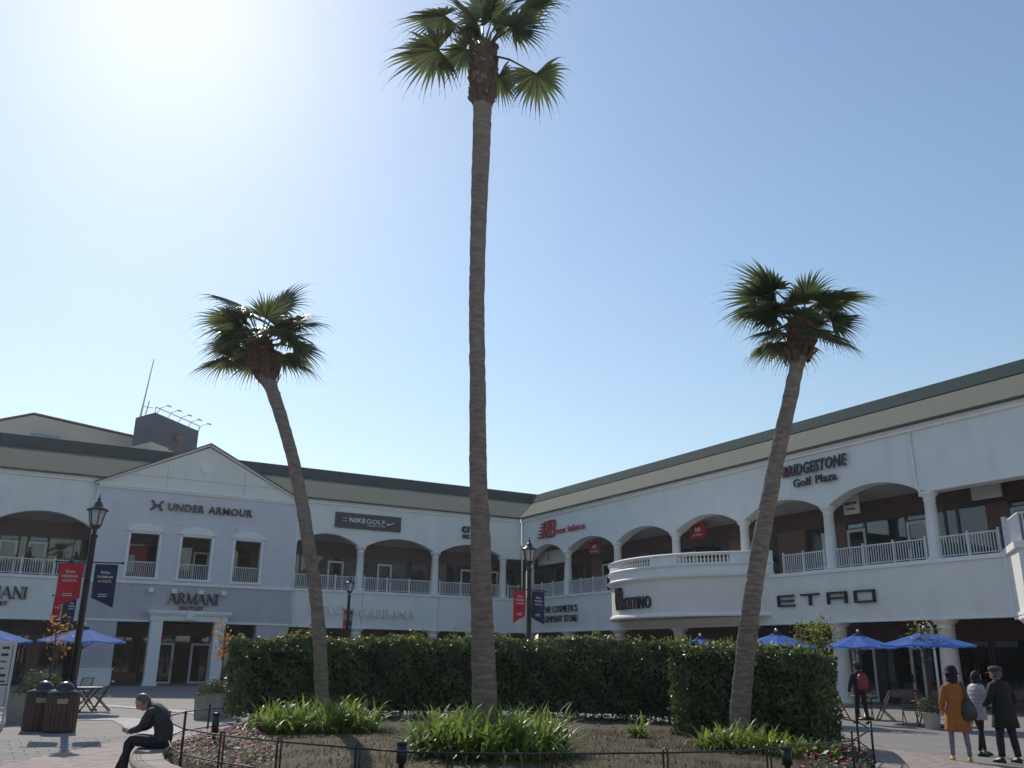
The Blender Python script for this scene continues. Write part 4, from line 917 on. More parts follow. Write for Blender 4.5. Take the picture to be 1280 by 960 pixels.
def soil_z(x, y):
    # fraction of the way to the rim
    dx, dy = x-BED_C.x, y-BED_C.y; a = math.atan2(dy, dx); best = min(BED, key=lambda p: abs((math.atan2(p.y-BED_C.y, p.x-BED_C.x)-a+math.pi) % (2*math.pi)-math.pi))
    f = math.hypot(dx, dy)/math.hypot(best.x-BED_C.x, best.y-BED_C.y)
    for (f0, z0), (f1, z1) in zip([(0,.58),(.3,.58),(.6,.56),(.85,.50),(.97,.40)], [(.3,.58),(.6,.56),(.85,.50),(.97,.40),(9,.34)]):
        if f <= f1: return z0+(z1-z0)*min(1, (f-f0)/(f1-f0))
    return .34
# stone seat wall round the bed
ks = [(.0,.34),(.0,.40),(.03,.44),(.40,.44),(.44,.41),(.45,.37),(.41,.34),(.40,.30),(.42,.0)]
loops = [[Vector((p.x, p.y, z)) for p in offset_loop(BED, SGN*o_)] for o_, z in ks]; n = len(BED); mb = MB()
for lp in loops: mb.v += [tuple(p) for p in lp]
for r in range(len(ks)-1):
    for i in range(n): mb.f.append((r*n+i, r*n+(i+1) % n, (r+1)*n+(i+1) % n, (r+1)*n+i)); mb.sm.append(False)
SW = thing('stone_seat_wall', 'low rounded stone seat wall curving round the planted bed', 'seat wall', (BED_C.x, BED_C.y, 0))
mb.build('wall_ring', M['stone'], SW)
jm = MB()
for i in range(0, n, 4):
    a = Vector(loops[2][i]); b = Vector(loops[3][i]); c_ = Vector(loops[8][i]); dd = (b-a).normalized()
    jm.bar(a+Vector((0,0,.001)), b+Vector((0,0,.001)), .010, .004)
for o_ in (.32, .37):
    lp = offset_loop(BED, SGN*o_)
    for i in range(n): jm.bar((lp[i].x,lp[i].y,.441),(lp[(i+1)%n].x,lp[(i+1)%n].y,.441),.012,.004)
jm.build('joint_groove', M['joint'], SW)

# hedges
def hedge(label, line, th, z0, zt, dens=520, seed=1):
    """line: list of (x, y, ztop) of the front face; thickness goes away from the camera"""
    r = np.random.default_rng(seed); L = [Vector((p[0], p[1], 0)) for p in line]
    back = []
    for i, p in enumerate(L):
        t = (L[min(i+1,len(L)-1)]-L[max(i-1,0)]).normalized(); nrm = Vector((-t.y, t.x, 0))
        if nrm.dot(p) < 0: nrm = -nrm
        back.append(p+nrm*th)
    root = thing('hedge', label, 'hedge', L[0]+Vector((0,0,z0)))
    core = MB(); k = len(L)
    Lc = [p.copy() for p in L]; bc_ = [p.copy() for p in back]
    e0 = (L[1]-L[0]).normalized()*.28; e1 = (L[-1]-L[-2]).normalized()*.28
    for q_ in (Lc, bc_): q_[0] += e0; q_[-1] -= e1
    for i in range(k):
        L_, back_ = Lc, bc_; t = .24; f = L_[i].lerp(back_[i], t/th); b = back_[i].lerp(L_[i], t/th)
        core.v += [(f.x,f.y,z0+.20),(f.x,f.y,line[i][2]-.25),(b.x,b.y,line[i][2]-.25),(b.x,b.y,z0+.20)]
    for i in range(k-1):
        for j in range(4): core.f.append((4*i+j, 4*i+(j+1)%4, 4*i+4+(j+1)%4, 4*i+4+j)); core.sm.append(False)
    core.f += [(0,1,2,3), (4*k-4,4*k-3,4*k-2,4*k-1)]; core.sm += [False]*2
    core.build('light_block_core', M['core'], root)  # solid dark box added inside the leaves to block light
    P = []; N = []; PT = []; NT = []
    for i in range(k-1):
        a, b, c, d = L[i], L[i+1], back[i], back[i+1]; ln = (b-a).length
        nf = Vector((a-c)).normalized()
        def sample(n, kind):
            s = r.uniform(0,1,n); base = np.array(a)[None]*(1-s)[:,None]+np.array(b)[None]*s[:,None]; bk = np.array(c)[None]*(1-s)[:,None]+np.array(d)[None]*s[:,None]
            zt_ = line[i][2]*(1-s)+line[i+1][2]*s
            if kind in ('f','b'):
                z = z0+.04+(zt_-z0-.02)*r.uniform(0,1,n); q = base if kind == 'f' else bk
                keep = (z > z0+.42) | (r.uniform(0,1,n) < .62+1.0*(z-z0-.04)); q = q.copy(); q[:,2] = z
                bump = .13*np.sin(q[:,0]*2.3+q[:,1]*1.7)*np.sin(z*3.1+q[:,0])+.05*np.sin(q[:,0]*13+z*9)+.05*np.sin(q[:,0]*7.1+z*5)
                nn = np.array(nf if kind == 'f' else -nf); q[:,:2] += (nn[:2][None])*(bump-np.abs(r.normal(0,.09,n)))[:,None]
                q = q[keep]; return q, np.tile(nn, (len(q),1))
            q = base*(1-r.uniform(0,1,n)[:,None])+bk*0; u = r.uniform(0,1,n)[:,None]; q = base*(1-u)+bk*u
            q[:,2] = zt_+.07*np.sin(q[:,0]*3.3)+.05*np.sin(q[:,1]*5.7+q[:,0]*2)+.03*np.sin(q[:,0]*11)-np.abs(r.normal(0,.07,n)); return q, np.tile(np.array([0,0,1.]), (n,1))
        h = (zt-z0)
        for kd, m_ in (('f', 1.0), ('b', .5)):
            q, w_ = sample(int(ln*h*dens*m_*2.1), kd); P.append(q); N.append(w_)
        q, w_ = sample(int(ln*th*dens*1.7), 't'); P.append(q); N.append(w_)
        # young shoots standing above the top
        ns = int(ln*th*58); q, _ = sample(ns, 't')
        for p_ in q:
            hh = r.uniform(.03,.20)*(.9+.7*math.sin(p_[0]*2.1+p_[1])+.4*math.sin(p_[0]*5.3)); m_ = r.integers(5, 11); t_ = r.uniform(0,1,m_)
            PT.append(p_[None]+np.stack([r.normal(0,.03,m_), r.normal(0,.03,m_), t_*hh+.02],1)); NT.append(np.tile(np.array([0,0,1.]), (m_,1)))
    for (a, c, zt_, nn) in ((L[0], back[0], line[0][2], L[0]-L[1]), (L[-1], back[-1], line[-1][2], L[-1]-L[-2])):
        m_ = int(th*h*dens*2.4); u = r.uniform(0,1,m_)[:,None]; q = np.array(a)[None]*(1-u)+np.array(c)[None]*u; q[:,2] = z0+.15+(zt_-z0-.15)*r.uniform(0,1,m_)
        n3 = np.array(nn.normalized()); q += n3[None]*(-np.abs(r.normal(0,.09,m_))+.04*np.sin(q[:,2]*4))[:,None]; P.append(q); N.append(np.tile(n3, (m_,1)))
    leaf_cloud('foliage', np.concatenate(P), np.concatenate(N), .043, M['leaf'], root, kind='stuff')
    leaf_cloud('young_shoots', np.concatenate(PT), np.concatenate(NT), .034, M['leafy'], root, jitter=1.2, kind='stuff')
    st = MB(); 
    for i in range(k-1):
        m_ = int((L[i+1]-L[i]).length/.45)
        for j in range(m_):
            s = (j+.5)/m_; p_ = L[i].lerp(L[i+1], s).lerp(back[i].lerp(back[i+1], s), random.uniform(.25,.7))
            st.tube([(p_.x,p_.y,z0-.1),(p_.x+random.uniform(-.05,.05),p_.y,z0+.35),(p_.x+random.uniform(-.12,.12),p_.y,z0+.75)], [.028,.022,.015], 5)
    st.build('stems', M['bark'], root, kind='stuff')
    return root
def hp(x, y, ty, z=.5):
    g = at_ground(x, y, z); hd = math.hypot(g.x, g.y); t = at_dist(x, ty, hd); return (g.x, g.y, t.z)
hedge('long dark clipped hedge with bright new shoots, left and middle behind the palms', [hp(300,903,799), hp(400,900,800), hp(520,899,800), hp(640,899,800), hp(760,903,801), hp(850,908,803)], 1.2, .46, 2.05, seed=3)
hedge('dark hedge block standing forward on the right behind the right palm', [hp(840,924,808), hp(930,930,812), hp(1029,936,821)], 1.5, .40, 2.0, seed=8)

# fallen leaves and clods on the soil
mb = MB(); r = random.Random(12)
for _ in range(1500):
    a = r.uniform(0, 6.283); q = math.sqrt(r.random())*.96; x, y = BED_C.x+5.6*q*math.cos(a), BED_C.y+6.6*q*math.sin(a)
    if not inside(INN, x, y): continue
    z = soil_z(x, y)+.012; l = r.uniform(.015,.045); b = r.uniform(0, 6.283); t_ = r.uniform(-.012,.02); u_ = Vector((math.cos(b)*l, math.sin(b)*l, t_)); v_ = Vector((-math.sin(b)*l*.4, math.cos(b)*l*.4, r.uniform(-.008,.012))); c = Vector((x, y, z))
    mb.add([c-u_, c+v_, c+u_, c-v_], [(0,1,2,3)])
tag(mb.build('fallen_leaves', mat('dead_leaf', (.10,.06,.03), .9, .4, 9, col2=(.22,.15,.07))), 'scattered dry fallen leaves on the raised bed soil', 'leaves', kind='stuff')

# strap leaf clumps
def clump(label, cx, cy, rx, ry, n, h, seed, rot=0.0):
    r = random.Random(seed); t = thing('strap_leaf_plant', label, 'plant', (cx, cy, soil_z(cx, cy)), 0, 'strap leaf clumps at the palm feet'); mb = MB()
    for k in range(n):
        a = r.uniform(0, 6.283); q = math.sqrt(r.random()); lx, ly = rx*q*math.cos(a), ry*q*math.sin(a)
        x = cx+lx*math.cos(rot)-ly*math.sin(rot); y = cy+lx*math.sin(rot)+ly*math.cos(rot); b = Vector((x, y, soil_z(x, y)-.02))
        az = r.uniform(0, 6.283); o = Vector((math.cos(az), math.sin(az), 0)); L = h*r.uniform(.8,1.5); e = r.uniform(.55,1.35); v = (o*math.cos(e)+Vector((0,0,math.sin(e)))); w_ = r.uniform(.015,.030)
        s = Vector((-o.y, o.x, 0)); p = b; vs = []; ns = 6; g_ = r.uniform(.22,.55)
        for j in range(ns+1):
            tt = j/ns; ww = w_*(1-tt**2.2)+.001; vs += [p-s*ww, p+s*ww]; p = p+v*(L/ns); v = (v-Vector((0,0,g_*(.4+tt)))).normalized()
        mb.add(vs, [(2*j, 2*j+1, 2*j+3, 2*j+2) for j in range(ns)], True)
    me = bpy.data.meshes.new('leaves'); me.from_pydata([tuple(Vector(v)-t.location) for v in mb.v], [], mb.f); me.materials.append(M['lir']); me.polygons.foreach_set('use_smooth', [True]*len(mb.f))
    o = bpy.data.objects.new('leaves', me); COL.objects.link(o); o.parent = t
    return t
def gp(x, y, z=.5): g = at_ground(x, y, z); return g.x, g.y
RTa = -YAW
x, y = gp(392, 918); clump('strap leaf clump with arching blades round the foot of the left palm', x, y, 1.05, .8, 1100, .52, 1, RTa)
x, y = gp(612, 949); clump('largest glossy strap leaf clump round the foot of the middle palm', x, y, 1.0, .85, 1900, .56, 2, RTa)
x, y = gp(925, 940); clump('small strap leaf clump round the foot of the right palm', x, y,   .62, .45, 420, .36, 4, RTa)
x, y = gp(1000, 945); clump('short dark strap leaf clump in front of the right hedge end', x, y, .55, .35, 320, .28, 5, RTa)
x, y = gp(797, 928); t = clump('small upright weed growing alone between middle and right palms', x, y, .12, .08, 60, .34, 9, RTa)
# dry grass and flowers
def scatter(n, test, seed):
    r = random.Random(seed); out = []
    while len(out) < n:
        x = r.uniform(2, 15); y = r.uniform(7.4, 21)
        if inside(INN, x, y) and test(x, y): out.append((x, y))
    return out
pts = scatter(16000, lambda x, y: (x*sy+y*cy) < 17, 4); mb = MB(); r = random.Random(3)
for x, y in pts:
    z = soil_z(x, y)-.01; a = r.uniform(0, 6.283); h = r.uniform(.02,.09); l = r.uniform(-.05,.05); w_ = .006
    mb.v += [(x-w_*math.cos(a), y-w_*math.sin(a), z), (x+w_*math.cos(a), y+w_*math.sin(a), z), (x+l, y+l*.5, z+h)]; k = len(mb.v); mb.f.append((k-3,k-2,k-1)); mb.sm.append(False)
me = bpy.data.meshes.new('dry_grass'); me.from_pydata(mb.v, [], mb.f); me.materials.append(M['dry']); o = obj_from(me, 'dry_grass'); tag(o, 'short dry grass tufts on the raised bed', 'grass', kind='stuff')
LB = [at_ground(x, y, .4) for x, y in [(228,925),(262,915),(320,930),(350,960),(300,985),(225,985),(215,940)]]
RB_ = [at_ground(x, y, .4) for x, y in [(1030,930),(1088,938),(1095,975),(1000,985),(1000,955)]]
def flowers(name, label, poly, n, seed):
    r = random.Random(seed); xs = [p.x for p in poly]; ys = [p.y for p in poly]; mbs = {k: MB() for k in ('flr','flp','flw','flv','shrub')}
    c = 0
    while c < n:
        x, y = r.uniform(min(xs), max(xs)), r.uniform(min(ys), max(ys))
        if not inside(poly, x, y) or not inside(INN, x, y): 
            if r.random() < .0005: c += 1
            continue
        c += 1; z = soil_z(x, y)
        for _ in range(7):
            a = r.uniform(0, 6.283); d = r.uniform(.02,.07); l = r.uniform(.03,.05); p = Vector((x+d*math.cos(a), y+d*math.sin(a), z+r.uniform(.01,.09))); o = Vector((math.cos(a), math.sin(a), .5))*l; s = Vector((-math.sin(a), math.cos(a), 0))*l*.4
            mbs['shrub'].add([p, p+o*.5+s, p+o, p+o*.5-s], [(0,1,2,3)])
        if r.random() < .75:
            k = r.choice(('flr','flr','flp','flp','flw','flv')); hz = z+r.uniform(.10,.17); fr = r.uniform(.018,.032); tl = r.uniform(-.4,.4)
            q = [(x, y, hz)]+[(x+fr*(1+.25*(i % 2))*math.cos(i*.628), y+fr*(1+.25*(i % 2))*math.sin(i*.628), hz+.012+tl*fr*math.cos(i*.628)) for i in range(10)]
            mbs[k].add(q, [(0, i+1, (i+1) % 10+1) for i in range(10)])
    root = thing(name, label, 'flowers', (poly[0].x, poly[0].y, .4)); root['kind'] = 'stuff'
    nm = {'flr': 'red_blooms', 'flp': 'pink_blooms', 'flw': 'white_blooms', 'flv': 'violet_blooms', 'shrub': 'flower_leaves'}
    for k, b in mbs.items():
        if b.v:
            me = bpy.data.meshes.new(nm[k]); me.from_pydata([tuple(Vector(v)-root.location) for v in b.v], [], b.f); me.materials.append(M[k]); o = obj_from(me, nm[k], root); o['kind'] = 'stuff'
flowers('flower_bed', 'mixed red pink and white bedding flowers inside the left bend of the fence', LB, 330, 1)
flowers('flower_bed', 'pink and white bedding flowers at the right end of the raised bed', RB_, 220, 2)
# fence round the bed
def rail3(pix, z): return [at_ground(x, y, z) for x, y in pix]
FT = thing('bed_fence', 'low black wire edging fence with thin hooped posts running round the planted bed', 'fence', (BED_C.x, BED_C.y, .35))
front = rail3([(212,895),(217,905),(230,911),(270,918),(320,924),(347,927),(445,935),(507,940),(560,941.5),(640,942.5),(740,942),(830,941),(920,939),(960,936),(1065,926),(1089,912)], .87)
MB().tube(front, .011, 6).build('rail', M['iron'], FT)
MB().tube([p-Vector((0,0,.30)) for p in front], .011, 6).build('rail', M['iron'], FT)
bk = rail3([(212,894),(230,890),(262,886),(290,884)], .87); bk = [front[0], at_ground(230,890,.87), at_ground(262,886,.87), at_ground(292,884,.87)]
MB().tube(bk, .010, 6).build('rail', M['iron'], FT); MB().tube([p-Vector((0,0,.30)) for p in bk], .010, 6).build('rail', M['iron'], FT)
bk2 = [front[-1], at_ground(1071,902,.87), at_ground(1046,897,.87)]
MB().tube(bk2, .010, 6).build('rail', M['iron'], FT); MB().tube([p-Vector((0,0,.30)) for p in bk2], .010, 6).build('rail', M['iron'], FT)
def post(x, y, dx=0, top=.06, gap=0):
    p = at_ground(x, y, .87); zb = soil_z(p.x, p.y)-.1; mb = MB()
    if gap:
        d = RT*gap; d.z = 0; mb.tube([(p.x,p.y,zb),(p.x,p.y,.87+top-.03),Vector((p.x,p.y,.87+top))+d*.5,(p.x+d.x,p.y+d.y,.87+top-.03),(p.x+d.x,p.y+d.y,zb)], .011, 6)
    else: mb.tube([(p.x,p.y,zb),(p.x+.0,p.y,  .87+top)], .017, 8).sphere((p.x,p.y,.87+top), .020, 8, 5)
    mb.build('post', M['iron'], FT)
post(212,895); post(230,911,top=.20); post(262,886); post(1089,912,top=.1); post(1071,902,top=.05); post(1065,926,top=.10)
for x, y in ((276,919),(347,927),(445,935),(560,941.5),(829,941),(958,936)): post(x, y, gap=.045, top=.05)
for x in (690,): post(x, 942.3, gap=.045, top=.05)
# low light bollards in the bed
def bollard(label, x, yb, yt, wpx):
    zz = .5; g_ = at_ground(x, yb, zz); hd = math.hypot(g_.x, g_.y); zt_ = at_dist(x, yt, hd).z; r_ = wpx*depth(g_)/F_PX/2; h = zt_-.35
    t = thing('light_bollard', label, 'bollard', (g_.x, g_.y, .35), 0, 'dark light bollards in the bed')
    MB().lathe((g_.x,g_.y,.35), [(r_*.55,0),(r_*.55,h*.5),(r_,h*.52),(r_,h*.93)], 14).build('body', M['ironp'], t)
    MB().lathe((g_.x,g_.y,.35), [(r_*1.05,h*.93),(r_*1.08,h*.97),(r_*.9,h),(.001,h*1.01)], 14).build('cap', M['iron'], t)
bollard('dark round bollard beside the planter box on the left end of the bed', 267, 928, 891, 9)
bollard('dark round bollard just left of the middle palm, in front of the fence', 501, 966, 927, 13)
bollard('dark bollard at the fence below the right hedge', 985, 964, 934, 13)

# ---------------------------------------------------------------- umbrellas, tables, chairs
def umbrella(label, x, y, zt=2.6, r=1.27, rz=0.0):
    t = thing('patio_umbrella', label, 'umbrella', (0, 0, 0), 0, 'blue patio umbrellas'); n = 8; zr = zt-.50
    MB().tube([(0,0,.05),(0,0,zt-.05)], .022, 8).build('pole', M['wood'], t)
    MB().lathe((0,0,0), [(.26,0),(.26,.05),(.22,.08),(.05,.10),(.04,.35)], 16).build('base', M['iron'], t)
    MB().lathe((0,0,zt-.05), [(.012,0),(.045,.03),(.05,.06),(.03,.10),(.001,.12)], 8).build('finial', M['silver'], t)
    for k in range(n):
        a, b = 2*math.pi*k/n, 2*math.pi*(k+1)/n; A_ = Vector((math.cos(a),math.sin(a),0)); B_ = Vector((math.cos(b),math.sin(b),0)); rings = []
        for i in range(6):
            f = .10+.90*i/5; z = zt-.07-(zt-.07-zr)*f**.92; mid = (A_+B_)/2*(1-.03*f)
            rings.append([A_*r*f+Vector((0,0,z)), mid*r*f+Vector((0,0,z-.045*f)), B_*r*f+Vector((0,0,z))])
        vs = [p for q in rings for p in q]; mb = MB().add(vs, [(3*i+j,3*i+j+1,3*i+j+4,3*i+j+3) for i in range(5) for j in range(2)])
        e = rings[-1]; mb.add([e[0],e[1],e[2],e[2]-Vector((0,0,.035)),e[1]-Vector((0,0,.035)),e[0]-Vector((0,0,.035))], [(0,1,4,5),(1,2,3,4)])
        mb.build('canopy_panel', M['umb'], t)
        MB().bar(A_*.05+Vector((0,0,zt-.16)), A_*r*.97+Vector((0,0,zr+.0)), .016, .02).bar(A_*.03+Vector((0,0,zt-.75)), A_*r*.52+Vector((0,0,zr+.20)), .014, .014).build('rib', M['wood'], t)
    cp_ = MB()
    for k in range(n):
        a = 2*math.pi*(k+.5)/n; cp_.box(.10*math.cos(a)-.035,.10*math.cos(a)+.035,.10*math.sin(a)-.035,.10*math.sin(a)+.035,zt-.11,zt-.06)
    cp_.lathe((0,0,zt-.10), [(.21,-.045),(.14,0),(.05,.045),(.02,.05)], 8).build('vent_cap', M['umbd'], t)
    return place(t, x, y, 0, rz)
def table(label, x, y, rz=0, grp='wooden cafe tables'):
    t = thing('cafe_table', label, 'table', (0, 0, 0), 0, grp)
    MB().lathe((0,0,0), [(.45,.70),(.46,.71),(.46,.725),(.45,.735)], 24).build('table_top', M['wood'], t)
    for s in (-1, 1):
        MB().bar((-.28,s*.2,0),(.28,s*.2,.70),.04,.025,up=(0,1,0)).bar((.28,s*.2,0),(-.28,s*.2,.70),.04,.025,up=(0,1,0)).build('leg', M['wood'], t)
    MB().bar((-.28,-.2,.05),(-.28,.2,.05),.03).bar((.28,-.2,.05),(.28,.2,.05),.03).bar((0,-.2,.35),(0,.2,.35),.03).build('stretcher', M['wood'], t)
    return place(t, x, y, 0, rz)
def chair_proto(label):
    t = thing('folding_chair', label, 'chair', (0,0,0), 0, 'wooden folding chairs')
    for s in (-1, 1):
        MB().bar((.26,s*.2,0),(-.22,s*.2,.90),.035,.022,up=(0,1,0)).build('leg', M['wood'], t)
        MB().bar((-.26,s*.17,0),(.20,s*.17,.45),.035,.022,up=(0,1,0)).build('leg', M['wood'], t)
    for i in range(6):
        f = i/5; MB().bar((.20-.40*f,-.19,.445),(.20-.40*f,.19,.445),.055,.014).build('seat_slat', M['wood'], t)
    for i in range(5):
        v = -.16+.08*i; MB().bar((-.02,v,.52),(-.215,v,.885),.035,.012,up=(0,1,0)).build('back_slat', M['wood'], t)
    MB().bar((-.235,-.215,.90),(-.235,.215,.90),.045,.03).bar((-.02,-.2,.50),(-.02,.2,.50),.03).bar((.24,-.18,.05),(.24,.18,.05),.03).build('back_rail', M['wood'], t)
    return t
def umb_at(label, ax, ay, gx, gy, halfpx, rz):      # apex seen at (ax, ay), foot hidden at ground pixel (gx, gy)
    g_ = at_ground(gx, gy); hd = math.hypot(g_.x, g_.y); q = at_dist(ax, ay, hd); umbrella(label, q.x, q.y, q.z, halfpx*depth(q)/F_PX, rz)
umb_at('blue umbrella over the table right of the bins, before the lavender pavilion', 106, 781, 106, 890, 53, .2)
umb_at('blue umbrella cut off by the left edge of the photo', -20, 777, -20, 900, 60, .5)
umb_at('blue umbrella above the person with the red backpack', 1072, 789, 1080, 900, 46, .1)
umb_at('rightmost blue umbrella, largest in view, left of the brick wall', 1155, 785, 1163, 909, 59, .33)
umb_at('blue umbrella rising behind the right hedge, right of the right palm trunk', 970, 788, 975, 903, 53, .0)
umb_at('blue umbrella top just showing over the hedge below the bowed balcony', 875, 794, 878, 890, 42, .2)
ch = chair_proto('wooden folding chair seen side on right of the left table, facing left')
chairs = [('wooden folding chair seen side on right of the left table, facing left', 126, 889, 2.9),
 ('wooden folding chair behind the table beneath the left umbrella', 103, 880, -2.0),
 ('wooden folding chair cut by the left photo edge beside the sign board', 0, 893, -.2),
 ('wooden folding chair left of the red backpack, close to the hedge end', 1050, 899, -.4),
 ('wooden folding chair standing just right of the red backpack person', 1108, 901, 2.5),
 ('wooden folding chair with slatted back turned to the camera, left of the orange coat', 1140, 908, .85),
 ('wooden folding chair pushed in behind the right table', 1158, 898, -1.3)]
for i, (lb, x, y, a) in enumerate(chairs):
    o = ch if i == 0 else copy_tree(ch); o['label'] = lb; g_ = at_ground(x, y, 0); place(o, g_.x, g_.y, 0, a)
g_ = at_ground(106, 889, 0); table('round wooden table under the blue umbrella right of the bins', g_.x, g_.y, .3)
g_ = at_ground(1083, 899, 0); table('round wooden table behind the red backpack person', g_.x, g_.y, .8)
g_ = at_ground(1163, 909, 0); table('round wooden table left of the person in the orange coat', g_.x, g_.y, .2)

# ---------------------------------------------------------------- litter bins
def bin_proto():
    t = thing('litter_bin', 'x', 'bin', (0,0,0), 0, 'twin wooden litter bins'); h = .84; r = .36; n = 22
    MB().lathe((0,0,0), [(r*.86,.03),(r*.86,h)], 22).build('liner', M['iron'], t)
    me = MB().box(-.046,.046,-.014,.014,.02,h).mesh('slat'); me.materials.append(M['woodd'])
    for k in range(n):
        a = 2*math.pi*k/n; obj_from(me, 'slat', t, (r*math.cos(a)*.97, r*math.sin(a)*.97, random.uniform(-.004,.004)), (0, 0, a+math.pi/2+random.uniform(-.02,.02)))
    MB().lathe((0,0,h), [(r*1.04,0),(r*1.07,.02),(r*1.05,.05),(r*.62,.10)], 24).build('rim', M['lid'], t)
    d = MB(); ring = []
    for j in range(9):
        e = math.pi/2*j/8; rr = r*.62*math.cos(e)+.001; z = h+.09+.20*math.sin(e); ring.append((rr, z))
    # dome with an opening toward -x
    a0, a1 = -math.pi+.62, math.pi-.62
    d.lathe((0,0,0), ring, 20, a0=a0, a1=a1, cap=False).lathe((0,0,0), ring[5:], 6, a0=a1, a1=a1+1.24, cap=False).build('dome', M['lid'], t)
    d = MB().lathe((0,0,0), [(r*.5,h+.08),(r*.5,h+.12)], 16).build('inner_ring', M['iron'], t)
    MB().box(-.115,.115,-r-.022,-r+.004,h-.20,h-.09).build('label_plate', M['plate'], t)
    return t
b1 = bin_proto(); b1['label'] = 'right one of the two wooden slatted bins with black dome lid'
b2 = copy_tree(b1); b2['label'] = 'left one of the two wooden slatted bins with black dome lid'
g_ = at_ground(73, 915, 0); place(b1, g_.x, g_.y, 0, -.1); g_ = at_ground(47, 913, 0); place(b2, g_.x, g_.y, 0, -.1)

# ---------------------------------------------------------------- planters and small trees
def planter(label, x, y, w_, h, m='concrete', round_=False):
    t = thing('planter', label, 'planter', (x, y, 0), RTa*0)
    if round_: MB().lathe((x,y,0), [(w_*.38,0),(w_*.5,h),(w_*.56,h),(w_*.56,h+.03),(w_*.46,h+.03),(w_*.44,h-.08)], 20).build('pot', M[m], t)
    else:
        c, s = math.cos(RTa), math.sin(RTa); q = [(x+a*c-b*s, y+a*s+b*c) for a, b in ((-w_/2,-w_/2),(w_/2,-w_/2),(w_/2,w_/2),(-w_/2,w_/2))]; q2 = [(x+(a-x)*.86, y+(b-y)*.86) for a, b in q]
        vs = [(a,b,0) for a, b in [(x+(a-x)*.93, y+(b-y)*.93) for a, b in q]]+[(a,b,h) for a, b in q]+[(a,b,h) for a, b in q2]+[(a,b,h-.1) for a, b in q2]
        MB().add(vs, [(i,(i+1)%4,4+(i+1)%4,4+i) for i in range(4)]+[(4+i,4+(i+1)%4,8+(i+1)%4,8+i) for i in range(4)]+[(8+i,8+(i+1)%4,12+(i+1)%4,12+i) for i in range(4)]+[(12,13,14,15)]).build('box', M[m], t)
    return t
def bush(label, x, y, z, r, h, n, seed, m='shrub', size=.045):
    rr = np.random.default_rng(seed); t = thing('shrub', label, 'shrub', (x, y, z)); d = rr.normal(0,1,(n,3)); d /= np.linalg.norm(d,axis=1)[:,None]; k = rr.uniform(.35,1.05,n)**.6
    lump = 1+.18*np.sin(d[:,0]*7+seed)*np.sin(d[:,1]*6)+.12*np.sin(d[:,2]*9+d[:,0]*5)
    p_ = d*k[:,None]*lump[:,None]*np.array([r,r,h]); p_[:,2] = np.abs(p_[:,2])*.95; p_ += np.array([x,y,z])
    leaf_cloud('foliage', p_, d, size, M[m], t, aspect=.3, jitter=1.0)
    st = MB()
    for _ in range(7): a = random.uniform(0,6.28); st.tube([(x,y,z-.05),(x+.4*r*math.cos(a),y+.4*r*math.sin(a),z+h*.7)], [.012,.006], 4)
    st.build('stems', M['bark'], t); return t
def small_tree(label, x, y, z0, h, r, m, n, seed, th=.03, clear=.4, size=.05):
    rr = random.Random(seed); t = thing('small_tree', label, 'tree', (x, y, z0)); tr = MB(); tips = []
    tr.tube([(x,y,z0),(x+.03,y,z0+h*.5),(x-.02,y+.02,z0+h*.92)], [th, th*.7, th*.25], 6)
    for k in range(20):
        f = rr.uniform(clear,.95); a = rr.uniform(0,6.28); b = Vector((x+.02, y, z0+h*f)); L = r*rr.uniform(.5,1.0)*(1.15-f*.5); e = b+Vector((math.cos(a)*L, math.sin(a)*L, rr.uniform(.2,.6)*L+.05))
        tr.tube([b, (b+e)/2+Vector((0,0,-.02)), e], [th*.35, th*.22, th*.1], 4); tips += [(b+e)/2, e, e]
    tr.build('trunk', M['bark'], t); P = []
    for _ in range(n):
        q = rr.choice(tips); P.append([q.x+rr.gauss(0,.09*r+.03), q.y+rr.gauss(0,.09*r+.03), q.z+rr.gauss(0,.08*r+.03)])
    P = np.array(P); leaf_cloud('crown', P, np.tile(np.array([0,0,1.]), (n,1)), size, M[m], t, jitter=1.3); return t
x, y = at_ground(45, 903).x, at_ground(45, 903).y; planter('square stone planter behind the twin bins', x, y, 1.15, .75); bush('spiky grey green shrub filling the planter behind the bins', x, y, .70, .62, .62, 2600, 4)
small_tree('slender small tree with orange leaves growing behind the bins', x+.15, y+.1, .7, 2.0, .6, 'autumn', 150, 5, size=.055)
x, y = at_ground(268, 898).x, at_ground(268, 898).y; planter('square stone planter at the left end of the hedge', x, y, .98, .72); bush('clipped grey green shrub in the planter left of the hedge', x, y, .66, .62, .42, 2600, 6)
small_tree('thin tree with orange leaves in the planter before the white portico', x+.05, y, .7, 2.0, .5, 'autumn', 230, 8, size=.055, clear=.45)
p = at_dist(1022,815,30); small_tree('yellow green small tree showing over the right end of the hedge', p.x, p.y, 0, 3.1, .9, 'treeg', 750, 9, th=.05, clear=.62, size=.06)
x, y = at_dist(1160,860,29.5).xy; planter('round white pot behind the right table', x, y, .5, .42, 'signw', True); bush('small rounded shrub in the white pot behind the right table', x, y, .42, .36, .48, 1100, 12)
small_tree('thin tree with yellow leaves in the white pot behind the right umbrella', x, y, .42, 2.45, .7, 'treeg', 170, 15, th=.035, clear=.5, size=.055)

